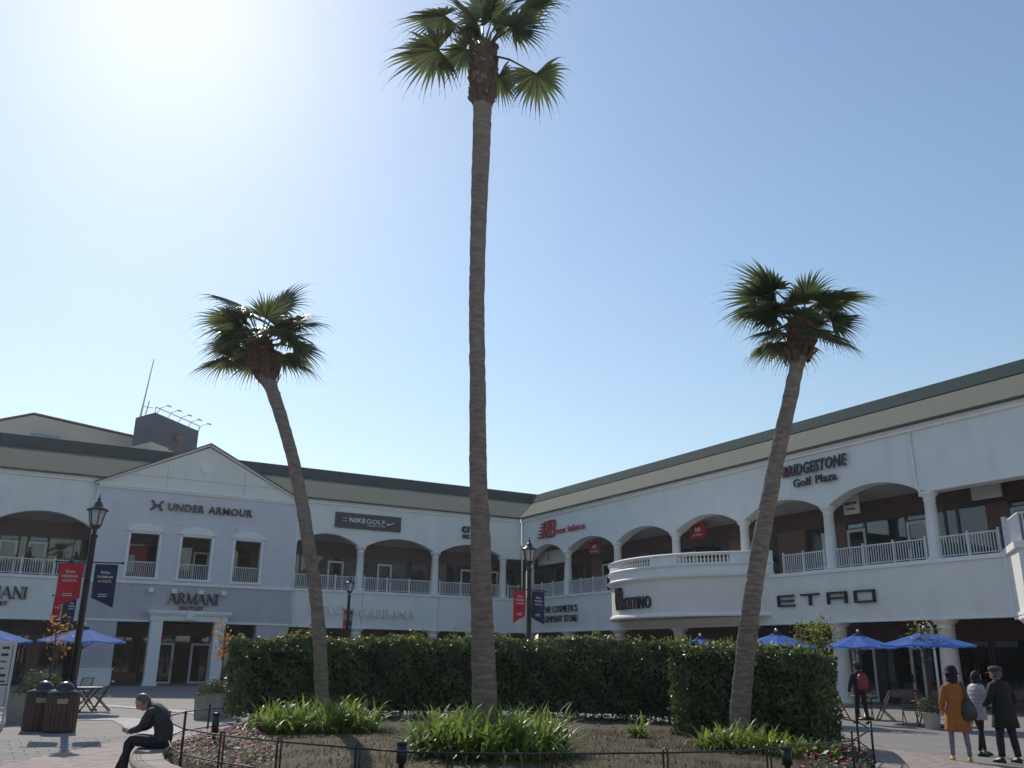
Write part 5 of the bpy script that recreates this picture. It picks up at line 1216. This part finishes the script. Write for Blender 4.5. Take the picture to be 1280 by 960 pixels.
# ---------------------------------------------------------------- directory board
d0 = at_dist(-14, 860, 26.0); dx = Vector((RT.x, RT.y, 0)).normalized(); dn = Vector((FW.x, FW.y, 0)).normalized()
bt = thing('directory_board', 'white framed information board with a printed map at the left edge', 'notice board', (d0.x, d0.y, 0))
w2 = .95; P0 = d0-dx*w2/2; P1 = d0+dx*w2/2; v3 = lambda p, z, o=0: Vector((p.x-dn.x*o, p.y-dn.y*o, z))
for p in (P0, P1): MB().bar(v3(p,0), v3(p,2.05), .09, .06).build('post', M['frame'], bt)
MB().bar(v3(P0,2.0), v3(P1,2.0), .06, .10).bar(v3(P0,.45), v3(P1,.45), .06, .10).build('frame', M['frame'], bt)
f = MB().bar(v3(P0+dx*.05,1.5), v3(P1-dx*.05,1.5), .05, .92).build('map_panel', M['signw'], bt)
MB().bar(v3(P0+dx*.05,.75), v3(P1-dx*.05,.75), .05, .48).build('lower_panel', M['signw'], bt)
rr = random.Random(2)
for k in range(5):
    z = 1.88-.16*k
    for j in range(3):
        a = .1+.28*j; MB().bar(v3(P0+dx*a,z,.03), v3(P0+dx*(a+rr.uniform(.1,.2)),z,.03), .01, rr.uniform(.03,.07)).build('print_mark', M[rr.choice(('black','red','gutter','treeg'))], f)
MB().bar(v3(P0+dx*.1,1.10,.03), v3(P1-dx*.1,1.10,.03), .01, .035).build('print_mark', M['black'], f)

# ---------------------------------------------------------------- people
def skin_obj(chains, rad, m, name, parent, root_i=0, extra=None, sub=1, label=None):
    """joints: dict name -> (xyz, r); chains: list of joint-name lists"""
    bm = bmesh.new(); lay = bm.verts.layers.skin.verify(); V = {}
    for k, (p, r) in rad.items():
        v = bm.verts.new(p); rr_ = r if hasattr(r, '__len__') else (r, r); v[lay].radius = rr_; V[k] = v
    first = list(rad)[root_i]; V[first][lay].use_root = True
    for c in chains:
        for a, b in zip(c, c[1:]): bm.edges.new((V[a], V[b]))
    me = bpy.data.meshes.new('tmp'); bm.to_mesh(me); bm.free(); o = bpy.data.objects.new('tmp', me); COL.objects.link(o)
    s = o.modifiers.new('skin', 'SKIN'); s.use_smooth_shade = True; u = o.modifiers.new('sub', 'SUBSURF'); u.levels = sub; u.render_levels = sub
    bpy.context.view_layer.update(); m2 = bpy.data.meshes.new_from_object(o.evaluated_get(bpy.context.evaluated_depsgraph_get()))
    bpy.data.objects.remove(o); mb = MB(); mb.v = [tuple(v.co) for v in m2.vertices]; mb.f = [tuple(p.vertices) for p in m2.polygons]; mb.sm = [True]*len(mb.f)
    if extra: 
        k = len(mb.v); mb.v += extra.v; mb.f += [tuple(k+i for i in f) for f in extra.f]; mb.sm += [True]*len(extra.f)
    me = mb.mesh(name); me.materials.append(m); return obj_from(me, name, parent)
def head_mb(c, fwd, up, r=.105):
    """head with brow, nose, jaw, ears; fwd is the way it looks"""
    fwd, up = Vector(fwd).normalized(), Vector(up).normalized(); side = fwd.cross(up).normalized(); up = side.cross(fwd); mb = MB(); vs = []; n, m = 24, 16
    for i in range(m+1):
        e = -math.pi/2+math.pi*i/m
        for k in range(n):
            a = 2*math.pi*k/n; x, y, z = math.cos(e)*math.cos(a), math.cos(e)*math.sin(a), math.sin(e); X = x*r*.98; Y = y*r*.80; Z = z*r*1.22
            if z < 0: Y *= 1+.28*z; X *= 1+.10*z if x > 0 else 1+.35*z
            fr = max(0, x)
            nose = math.exp(-((y/.13)**2+((z+.12)/.20)**2))*fr; X += nose*.030; brow = math.exp(-(((z-.16)/.10)**2+(y/.5)**2))*fr; X += brow*.006
            for s in (-1, 1): X -= math.exp(-(((y-s*.34)/.16)**2+((z-.02)/.12)**2))*fr*.010
            X += math.exp(-((y/.28)**2+((z+.42)/.07)**2))*fr*.006; X += math.exp(-((y/.25)**2+((z+.70)/.16)**2))*fr*.014
            vs.append(Vector(c)+fwd*X+side*Y+up*Z)
    mb.add(vs, [(i*n+k, i*n+(k+1)%n, (i+1)*n+(k+1)%n, (i+1)*n+k) for i in range(m) for k in range(n)], True)
    for s in (-1, 1):
        e0 = Vector(c)+side*(s*r*.80)-fwd*.004-up*.006; mb.sphere((e0.x,e0.y,e0.z), .026, 8, 6, (.55,.55,1.1))
    return mb, fwd, side, up
def eyes(root, c, fwd, side, up, r=.105):
    for s in (-1, 1):
        q = Vector(c)+fwd*(r*.84)+side*(s*r*.30)+up*.006; MB().sphere(tuple(q), .012, 8, 6).build('eye', M['shoe'], root)
    q = Vector(c)+fwd*(r*.93)-up*(r*.50); MB().bar(q-side*.022, q+side*.022, .008, .006).build('mouth', M['flr'], root)
def hand_nodes(J, CH, pre, wr, d, palm_n, thumb_dir, curl=.35):
    d = Vector(d).normalized(); pn = Vector(palm_n).normalized(); sd_ = d.cross(pn).normalized(); wr = Vector(wr)
    J[pre+'p'] = (tuple(wr+d*.05), (.030,.014)); CH.append([pre+'w', pre+'p'])
    for i, (o, L) in enumerate(((-.027,.070),(-.009,.080),(.009,.075),(.027,.058))):
        b = wr+d*.085+sd_*o; m_ = b+(d+pn*curl*.5).normalized()*L*.5; t_ = m_+(d+pn*curl*1.8).normalized()*L*.5
        J[f'{pre}f{i}a'] = (tuple(b), .0095); J[f'{pre}f{i}b'] = (tuple(m_), .0085); J[f'{pre}f{i}c'] = (tuple(t_), .007); CH.append([pre+'p', f'{pre}f{i}a', f'{pre}f{i}b', f'{pre}f{i}c'])
    b = wr+d*.035+sd_*(-.035 if thumb_dir < 0 else .035); t_ = b+(d*.8+sd_*(.6*thumb_dir)+pn*.4).normalized()*.05
    J[pre+'ta'] = (tuple(b), .011); J[pre+'tb'] = (tuple(t_), .009); CH.append([pre+'p', pre+'ta', pre+'tb'])
def ell(c, ax, ay, rx, ry, n=16, ph=0): return [tuple(Vector(c)+Vector(ax)*(rx*math.cos(2*math.pi*k/n+ph))+Vector(ay)*(ry*math.sin(2*math.pi*k/n+ph))) for k in range(n)]
X, Y, Z = Vector((1,0,0)), Vector((0,1,0)), Vector((0,0,1))
def limb(mb, pts, rs, n=12):
    P = []; Rr = []
    for i in range(len(pts)-1):
        a, b = Vector(pts[i]), Vector(pts[i+1])
        for k in range(4): f = k/4; P.append(a.lerp(b, f)); Rr.append((rs[i]*(1-f)+rs[i+1]*f)*(1+.04*math.sin(len(P)*2.1)))
    P.append(Vector(pts[-1])); Rr.append(rs[-1]); Q = [P[0]]+[(P[i-1]+2*P[i]+P[i+1])/4 for i in range(1, len(P)-1)]+[P[-1]]
    return mb.tube(Q, Rr, n)
def standing(label, loc, rz, S=1.0, coat=None, coat_m='dark', hem=.80, hem_r=(.21,.15), ch_r=(.20,.125), legs_m='dark', leg_r=(.085,.06,.045), shoes='shoe', hair_m='hair',
             armL=None, armR=None, feet=((.10,-.02),(-.10,.02)), head_f=(0,-1,-.05), lean=(0,0), long_hair=0.0, hat=None, sleeve=.055, female=False, flare=0):
    """faces local -Y"""
    t = thing('person', label, 'person', loc, rz); t.scale = (S,S,S)
    sh = .155 if female else .185; hip = Vector((0,0,.92)); chest = Vector((lean[0]*.7, lean[1]*.7, 1.28)); neck = Vector((lean[0], lean[1], 1.45)); hc = neck+Vector((0,0,.13))+Vector(head_f).normalized()*.025
    aL = armL or [(.235,.02,1.12),(.25,-.06,.88)]; aR = armR or [(-.235,.02,1.12),(-.25,-.06,.88)]
    kn = [Vector((feet[0][0]*.95, feet[0][1]*.5-.03, .49)), Vector((feet[1][0]*.95, feet[1][1]*.5-.03, .49))]; an = [Vector((f[0], f[1], .08)) for f in feet]
    J = {'pel': (tuple(hip), (.11,.08)), 'ab': ((lean[0]*.3,lean[1]*.3,1.10), (.11,.08)), 'ch': (tuple(chest), (.13,.085)), 'nk': (tuple(neck), .052), 'hd': (tuple(hc-Vector((0,0,.02))), .07)}
    CH = [['pel','ab','ch','nk','hd']]
    for s, nm, arm, k, a in ((1,'L',aL,kn[0],an[0]), (-1,'R',aR,kn[1],an[1])):
        J['s'+nm] = ((chest.x+s*sh, chest.y, 1.38), .055); J['e'+nm] = (tuple(arm[0]), .040); J[nm+'w'] = (tuple(arm[1]), .026); CH.append(['ch','s'+nm,'e'+nm,nm+'w'])
        d = Vector(arm[1])-Vector(arm[0]); hand_nodes(J, CH, nm, arm[1], d, (0,-1,0) if abs(d.normalized().y) < .6 else (0,0,-1), -s)
        J['h'+nm] = ((s*.085,0,.86), .06); J['k'+nm] = (tuple(k), .040); J['a'+nm] = (tuple(a), .030); J['t'+nm] = ((a.x+s*.02, a.y-.15, .035), .034); CH.append(['pel','h'+nm,'k'+nm,'a'+nm,'t'+nm])
    hm, f_, sd_, u_ = head_mb(hc, head_f, (0,.0,1))
    skin_obj(CH, J, M['skin'], 'body', t, extra=hm); eyes(t, hc, f_, sd_, u_)
    # hair
    hr = MB(); vs = []; n, m_ = 20, 10
    for i in range(m_+1):
        e = math.pi/2-(math.pi*.72)*i/m_
        for k in range(n):
            a = 2*math.pi*k/n; x, y = math.cos(e)*math.cos(a), math.cos(e)*math.sin(a); q = hc+f_*(x*.112-.014)+sd_*(y*.094)+u_*(math.sin(e)*.137+.006)
            if x > .35 and e < .55: q = hc+f_*(x*.06)+sd_*(y*.075)+u_*(.085)
            vs.append(q)
    hr.add(vs, [(i*n+k, i*n+(k+1)%n, (i+1)*n+(k+1)%n, (i+1)*n+k) for i in range(m_) for k in range(n)], True)
    if long_hair:
        for k in range(22):
            a = math.pi*(.5+(k/21)); q0 = hc-f_*(-math.cos(a)*.09)*1+sd_*(math.sin(a-math.pi/2+math.pi/2)*0); ang = -math.pi/2+math.pi*k/21
            q0 = hc-f_*(.085*math.cos(ang))+sd_*(.088*math.sin(ang))+u_*.02; q1 = q0-f_*.03*math.cos(ang)-Vector((0,0,long_hair*.55)); q2 = q1-Vector((0,0,long_hair*.45*random.uniform(.7,1.1)))
            hr.tube([q0,q1,q2], [.022,.022,.006], 5)
    hr.build('hair', M[hair_m], t) if False else None
    me = hr.mesh('hair'); me.materials.append(M[hair_m]); obj_from(me, 'hair', t)
    # trousers
    tr = MB(); tr.loft([ell((0,0,z), X, Y, rx, ry) for z, rx, ry in ((.80,.155,.11),(.90,.165,.12),(1.0,.150,.11),(1.05,.145,.105))])
    for s, k, a in ((1,kn[0],an[0]),(-1,kn[1],an[1])): limb(tr, [(s*.085,0,.88),tuple(k),tuple(a+Vector((0,0,.03)))], leg_r)
    me = tr.mesh('trousers'); me.materials.append(M[legs_m]); obj_from(me, 'trousers', t)
    for s, a in ((1,an[0]),(-1,an[1])):
        sm = MB(); sm.loft([ell((a.x+s*.02*f, a.y+.06-.26*f, .0+hh/2), X, Z, w_, hh/2, 10) for f, w_, hh in ((0,.025,.05),(.12,.038,.09),(.35,.040,.095),(.6,.045,.075),(.85,.042,.055),(1,.018,.03))])
        me = sm.mesh('shoe'); me.materials.append(M[shoes]); obj_from(me, 'shoe', t)
    # coat
    if coat:
        cm = MB(); rings = []
        prof = [(hem,hem_r[0],hem_r[1]),(hem+.03,hem_r[0]*1.0,hem_r[1]*1.02),((hem+1.0)/2,(hem_r[0]+ch_r[0])/2*.98,(hem_r[1]+ch_r[1])/2),(1.02,ch_r[0]*.90,ch_r[1]*.98),(1.15,ch_r[0]*.93,ch_r[1]),(1.28,ch_r[0],ch_r[1]*1.03),(1.36,ch_r[0]*.98,ch_r[1]*.95),(1.41,ch_r[0]*.80,ch_r[1]*.82),(1.45,.095,.085),(1.48,.075,.075)]
        for j, (z, rx, ry) in enumerate(prof):
            f = max(0, min(1, (z-.9)/.55)); rr_ = ell((lean[0]*f, lean[1]*f, z), X, Y, rx, ry, 24)
            if j < 4: rr_ = [tuple(Vector(p)+Vector((p[0],p[1],0)).normalized()*(.012*math.sin(k*2.6+j)*flare)) for k, p in enumerate(rr_)]
            if coat == 'puff' and 2 <= j: pass
            rings.append(rr_)
        if coat == 'puff':
            fine = []
            for a, b in zip(rings, rings[1:]):
                for q in range(12):
                    f = q/12; z = a[0][2]*(1-f)+b[0][2]*f; k_ = .97+.075*abs(math.sin(z*math.pi/.085))
                    fine.append([tuple(Vector(p).lerp(Vector(r_), f)*1.0 if False else Vector(((p[0]*(1-f)+r_[0]*f)*k_, (p[1]*(1-f)+r_[1]*f)*k_, z))) for p, r_ in zip(a, b)])
            rings = fine+[rings[-1]]
        cm.loft(rings)
        for s, arm in ((1,aL),(-1,aR)): limb(cm, [(chest.x+s*(sh-.05),chest.y,1.37),(chest.x+s*(sh+.01),chest.y,1.33),tuple(arm[0]),tuple(Vector(arm[1])-(Vector(arm[1])-Vector(arm[0])).normalized()*.02)], [sleeve*1.05,sleeve*1.12,sleeve,sleeve*.78])
        me = cm.mesh('coat'); me.materials.append(M[coat_m]); obj_from(me, 'coat', t)
    if hat:
        hh = MB()
        if hat == 'bucket': prof = [(.118,.045),(.112,.10),(.100,.15),(.06,.185),(.001,.19)]; hh.lathe(tuple(hc), [(.165,.020),(.17,.026),(.120,.05)]+prof[1:], 22)
        elif hat == 'flat': hh.lathe(tuple(hc-f_*.01), [(.118,.055),(.128,.085),(.125,.115),(.09,.145),(.001,.155)], 20); hh.sphere(tuple(hc+f_*.10+u_*.065), .07, 10, 6, (1,1,.22))
        else: hh.lathe(tuple(hc), [(.114,.02),(.118,.07),(.105,.12),(.06,.155),(.001,.165)], 20)
        me = hh.mesh('hat'); me.materials.append(M['dark' if hat == 'bucket' else 'cap']); obj_from(me, 'hat', t)
    return t
TOCAM = math.atan2(-1, 0)
def heading(dirx, diry): return math.atan2(diry, dirx)+math.pi/2   # local -Y points along (dirx, diry)
away = (FW.x, FW.y); 
g_ = at_ground(1203, 952); O = standing('person in a mustard coat and black bucket hat with a black shoulder bag', (g_.x, g_.y, 0), heading(*away)-.25, 1.0, coat='plain', coat_m='orange', hem=.55, hem_r=(.235,.17), ch_r=(.185,.12),
    legs_m='pants', leg_r=(.075,.055,.042), shoes='yellow', long_hair=.22, hat='bucket', female=True, feet=((.13,-.10),(-.13,.10)), flare=1, armL=[(.25,.03,1.08),(.23,-.12,.92)], armR=[(-.23,.05,1.08),(-.25,-.0,.80)])
bg_ = MB(); rot_c = lambda p: p
# bag on the right shoulder: slouchy body and strap
R_side = -1
bagt = thing('shoulder_bag', 'slouchy black leather bag hanging on the mustard coat', 'bag', (g_.x, g_.y, 0), O.rotation_euler.z)
bb_ = MB().loft([ell((-.21, .12, z), X, Y, rx, ry, 14) for z, rx, ry in ((.74,.03,.02),(.76,.11,.06),(.86,.15,.085),(1.0,.12,.07),(1.10,.07,.045),(1.16,.03,.02))])
me = bb_.mesh('bag_body'); me.materials.append(M['bag']); obj_from(me, 'bag_body', bagt)
me = MB().tube([(-.20,.13,1.12),(-.17,.145,1.30),(-.13,.06,1.46),(-.15,-.05,1.42),(-.20,-.02,1.2),(-.21,.08,1.08)], [(.016,.006)]*6, 6).mesh('strap'); me.materials.append(M['bag']); obj_from(me, 'strap', bagt)
g_ = at_ground(1229, 945); standing('person in a pale grey quilted jacket and black tights looking down', (g_.x, g_.y, 0), heading(away[0]*.25+RT.x, away[1]*.25+RT.y), .97, coat='puff', coat_m='puff', hem=.72, hem_r=(.205,.16), ch_r=(.20,.145), legs_m='dark', leg_r=(.075,.052,.038), shoes='shoe',
    long_hair=.30, female=True, feet=((.09,-.14),(-.08,.12)), head_f=(0,-1,-.45), lean=(0,-.06), sleeve=.066, armL=[(.22,-.10,1.10),(.10,-.30,1.02)], armR=[(-.22,-.10,1.10),(-.08,-.30,1.04)])
g_ = at_ground(1264, 954); standing('person in a long black coat and grey flat cap standing at the right edge', (g_.x, g_.y, 0), heading(away[0]*1.0-RT.x*.35, away[1]*1.0-RT.y*.35), 1.02, coat='plain', coat_m='dark', hem=.62, hem_r=(.27,.19), ch_r=(.235,.15), legs_m='navy', leg_r=(.10,.075,.062), hair_m='hairg', hat='flat',
    feet=((.14,-.05),(-.14,.06)), head_f=(.15,-1,-.35), lean=(0,-.05), sleeve=.072, armL=[(.30,-.04,1.10),(.20,-.25,1.02)], armR=[(-.30,.02,1.10),(-.18,-.22,1.0)], flare=1)
g_ = at_ground(1079, 905); K = standing('person in dark clothes with a knit hat walking away, left of the right tables', (g_.x, g_.y, 0), heading(*away)+.12, 1.05, coat='plain', coat_m='navy', hem=.86, hem_r=(.19,.14), ch_r=(.215,.14), legs_m='dark', leg_r=(.085,.062,.05), hat='knit',
    feet=((.09,-.16),(-.09,.16)), sleeve=.062, armL=[(.28,.0,1.10),(.30,-.08,.86)], armR=[(-.28,.03,1.10),(-.30,.0,.86)])
bp = thing('backpack', 'dark red backpack worn by the walking person by the tables', 'backpack', (g_.x, g_.y, 0), K.rotation_euler.z)
def sq(c, rx, ry, n=16):
    o = []
    for k in range(n):
        a = 2*math.pi*k/n; ca, sa = math.cos(a), math.sin(a); o.append((c[0]+rx*math.copysign(abs(ca)**.5, ca), c[1]+ry*math.copysign(abs(sa)**.5, sa), c[2]))
    return o
me = MB().loft([sq((0,.215,z), rx, ry) for z, rx, ry in ((1.00,.11,.05),(1.02,.15,.085),(1.2,.155,.10),(1.36,.145,.085),(1.44,.11,.055),(1.46,.06,.03))]).mesh('pack'); me.materials.append(M['redbag']); obj_from(me, 'pack', bp)
me = MB().loft([sq((0,.31,z), rx, ry) for z, rx, ry in ((1.03,.10,.02),(1.05,.12,.035),(1.18,.12,.035),(1.21,.10,.02))]).mesh('pocket'); me.materials.append(M['redbag']); obj_from(me, 'pocket', bp)
for s in (-1, 1):
    me = MB().tube([(s*.09,.13,1.46),(s*.11,.0,1.53),(s*.12,-.13,1.42),(s*.13,-.15,1.22),(s*.13,.12,1.06)], [(.028,.010)]*5, 6).mesh('strap'); me.materials.append(M['dark']); obj_from(me, 'strap', bp)
# seated man on the seat wall
sg = at_ground(198, 935, .44); ST = thing('person', 'grey haired person in a dark jacket sitting bent over a phone', 'person', (sg.x, sg.y, 0), heading(-RT.x-.10*FW.x, -RT.y-.10*FW.y))
J = {'pel': ((0,.03,.56), (.12,.08)), 'ab': ((0,.05,.76), (.10,.07)), 'ch': ((0,-.08,.96), (.12,.075)), 'nk': ((0,-.22,1.08), .055), 'hd': ((0,-.30,1.12), .07)}; CH = [['pel','ab','ch','nk','hd']]
hc = Vector((0,-.335,1.135)); hf = (0,-.72,-.62)
for s, nm in ((1,'L'),(-1,'R')):
    J['s'+nm] = ((s*.18,-.13,1.02), .06); J['e'+nm] = ((s*.23,-.25,.76), .043); J[nm+'w'] = ((s*.07,-.47,.70), .028); CH.append(['ch','s'+nm,'e'+nm,nm+'w']); hand_nodes(J, CH, nm, (s*.07,-.47,.70), (-s*.35,-1,.10), (-s,0,.3), s)
    J['h'+nm] = ((s*.10,-.06,.54), .095); J['k'+nm] = ((s*.13,-.44,.57), .062); J['a'+nm] = ((s*.12,-.52+(.04 if s > 0 else -.12),.09), .042); J['t'+nm] = ((s*.13,-.68+(.04 if s > 0 else -.12),.04), .034); CH.append(['pel','h'+nm,'k'+nm,'a'+nm,'t'+nm])
hm, f_, sd_, u_ = head_mb(hc, hf, (0,-.6,.75), .112); skin_obj(CH, J, M['skin'], 'body', ST, extra=hm)
for s in (-1, 1):
    q = hc+f_*(.094)+sd_*(s*.034)+u_*.006; me = MB().sphere(tuple(q), .012, 8, 6).mesh('eye'); me.materials.append(M['shoe']); obj_from(me, 'eye', ST)
vs = []; n, m_ = 20, 10
for i in range(m_+1):
    e = math.pi/2-(math.pi*.62)*i/m_
    for k in range(n):
        a = 2*math.pi*k/n; x_, y_ = math.cos(e)*math.cos(a), math.cos(e)*math.sin(a); q = hc+f_*(x_*.118-.016)+sd_*(y_*.100)+u_*(math.sin(e)*.143+.008)
        if x_ > .3 and e < .6: q = hc+f_*(x_*.06)+sd_*(y_*.075)+u_*.09
        vs.append(q)
me = MB().add(vs, [(i*n+k, i*n+(k+1)%n, (i+1)*n+(k+1)%n, (i+1)*n+k) for i in range(m_) for k in range(n)], True).mesh('hair'); me.materials.append(M['hairg']); obj_from(me, 'hair', ST)
jk = MB(); cl = [((0,.03,.50),.185,.15,0),((0,.045,.58),.19,.155,0),((0,.055,.70),.185,.145,.15),((0,.03,.82),.195,.15,.45),((0,-.03,.93),.21,.145,.75),((0,-.11,1.015),.205,.125,1.0),((0,-.17,1.06),.15,.10,1.15),((0,-.215,1.09),.085,.075,1.2),((0,-.235,1.11),.075,.068,1.2)]
jk.loft([ell(c, X, Vector((0, math.cos(a), math.sin(a))), rx, ry, 24) for c, rx, ry, a in cl])
for s in (-1, 1): limb(jk, [(s*.13,-.10,1.0),(s*.20,-.14,1.0),(s*.235,-.25,.76),(s*.09,-.45,.70)], [.07,.078,.064,.046])
me = jk.mesh('jacket'); me.materials.append(M['greyj']); obj_from(me, 'jacket', ST)
tr = MB(); tr.loft([ell((0,.0,z), X, Y, rx, ry) for z, rx, ry in ((.445,.16,.15),(.50,.175,.165),(.60,.17,.15))])
for s in (-1, 1): dy = .04 if s > 0 else -.12; limb(tr, [(s*.09,.0,.53),(s*.13,-.44,.575),(s*.125,-.48+dy*.5,.34),(s*.12,-.51+dy,.11)], [.10,.078,.062,.058])
me = tr.mesh('trousers'); me.materials.append(M['navy']); obj_from(me, 'trousers', ST)
for s in (-1, 1):
    dy = .04 if s > 0 else -.12; ax_, ay_ = s*.12, -.50+dy
    sm = MB().loft([ell((ax_+s*.01*f, ay_+.06-.28*f, hh/2), X, Z, w_, hh/2, 10) for f, w_, hh in ((0,.03,.06),(.12,.042,.10),(.35,.044,.10),(.6,.048,.08),(.85,.045,.06),(1,.02,.03))])
    me = sm.mesh('shoe'); me.materials.append(M['shoew']); obj_from(me, 'shoe', ST)
ph = thing('phone', 'small phone held by the seated person', 'phone', ST.location, ST.rotation_euler.z)
me = MB().bar((0,-.53,.735),(0,-.65,.775), .072, .009).mesh('phone_body'); me.materials.append(M['plate']); obj_from(me, 'phone_body', ph)
for o_ in (ST, ph): o_.scale = (.92,.92,.92); o_.location.z = .035
# people on the upper gallery
def gal(label, px, face_dir, m, S=1.0):
    d = ray(px, 690); yy = YA+1.2; p_ = Vector((d.x*yy/d.y, yy, 5.88)); return standing(label, p_, heading(*face_dir), S, coat='plain', coat_m=m, hem=.82, legs_m='dark', feet=((.09,-.05),(-.09,.05)), armL=[(.25,-.06,1.14),(.16,-.28,1.1)])
gal('person in dark clothes behind the upper railing at the far left', 37, (1,-.3), 'dark')
gal('dark haired person behind the upper railing just left of the near street lamp', 96, (-.3,1), 'greyj', .93)
# mannequins in the ground floor window at the right
def mannequin(label, px, top_m, hd=None):
    d = ray(px, 840); xx = XB+3.6; p_ = Vector((xx, d.y*xx/d.x, .4)); t = thing('mannequin', label, 'mannequin', p_, -math.pi/2)
    J = {'pel': ((0,0,.95), (.13,.09)), 'ab': ((0,0,1.1), (.10,.08)), 'ch': ((0,0,1.28), (.14,.09)), 'nk': ((0,0,1.47), .045), 'hd': ((0,0,1.62), (.075,.085)), 'hd2': ((0,0,1.70), .06)}; CH = [['pel','ab','ch','nk','hd','hd2']]
    for s, nm in ((1,'L'),(-1,'R')):
        J['s'+nm] = ((s*.17,0,1.38), .045); J['e'+nm] = ((s*.23,.02,1.1), .035); J[nm+'w'] = ((s*.25,-.03,.87), .024); CH.append(['ch','s'+nm,'e'+nm,nm+'w']); J['h'+nm] = ((s*.09,0,.86), .08); J['k'+nm] = ((s*.09,-.02,.48), .05); J['a'+nm] = ((s*.09,0,.06), .035); CH.append(['pel','h'+nm,'k'+nm,'a'+nm])
    skin_obj(CH, J, M['signw'], 'figure', t); me = MB().loft([ell((0,0,z), X, Y, rx, ry) for z, rx, ry in ((.78,.20,.14),(1.0,.165,.12),(1.2,.17,.125),(1.36,.18,.115),(1.44,.10,.08))]).mesh('top'); me.materials.append(M[top_m]); obj_from(me, 'top', t)
mannequin('shop mannequin in an orange red top in the lower right window', 1213, mat('orange_top', (.42,.08,.03), .8) and 'red'); mannequin('shop mannequin in a dark top in the lower right window', 1230, 'greyj')
# clothes racks inside the shops
rr = random.Random(9)
for lb, u, face, z, dd in (('clothes rail inside the upper shop behind the dark oblong sign bay',19.2,'A',5.9,4.2),('clothes rail inside the upper shop, bay left of the tallest palm',23,'A',5.9,4.0),
    ('clothes rail inside the upper shop behind the tallest palm',29,'A',5.9,4.4),('clothes rail behind the upper glass of the far left arch',3.2,'A',5.9,4.3),('clothes rail inside the shop of the large right arch, left side',28,'B',5.9,4.2),
    ('clothes rail inside the shop of the large right arch, right side',26,'B',5.9,3.8),('clothes rail inside the upper shop right of the downpipe',22.8,'B',5.9,3.8),('clothes rail seen through the middle pavilion window',11,'A',5.9,4.2),('clothes rail behind the glass left of the white portico',8,'A',.02,4.6)):
    p_ = TF[face](u, dd, z); rack(p_[0], p_[1], z, 0 if face == 'A' else math.pi/2, M[rr.choice(('merch','greyj','puff','mural','navy','red'))], lb)

# ---------------------------------------------------------------- thin haze volume added to lift dark tones like lens veil
hz = MB().box(-410, 510, -310, 910, -1.2, 31.5).build('haze', bpy.data.materials.new('haze_veil')); hm_ = hz.data.materials[0]; hm_.use_nodes = True; hn = hm_.node_tree; hn.nodes.clear()
ho = hn.nodes.new('ShaderNodeOutputMaterial'); hv = hn.nodes.new('ShaderNodeVolumePrincipled'); hv.inputs['Density'].default_value = HAZE; hv.inputs['Color'].default_value = (.93,.96,1,1); hv.inputs['Anisotropy'].default_value = .55
hn.links.new(hv.outputs[0], ho.inputs['Volume']); tag(hz, 'thin bright haze volume added over the plaza as a lens veil', 'haze', kind='stuff')
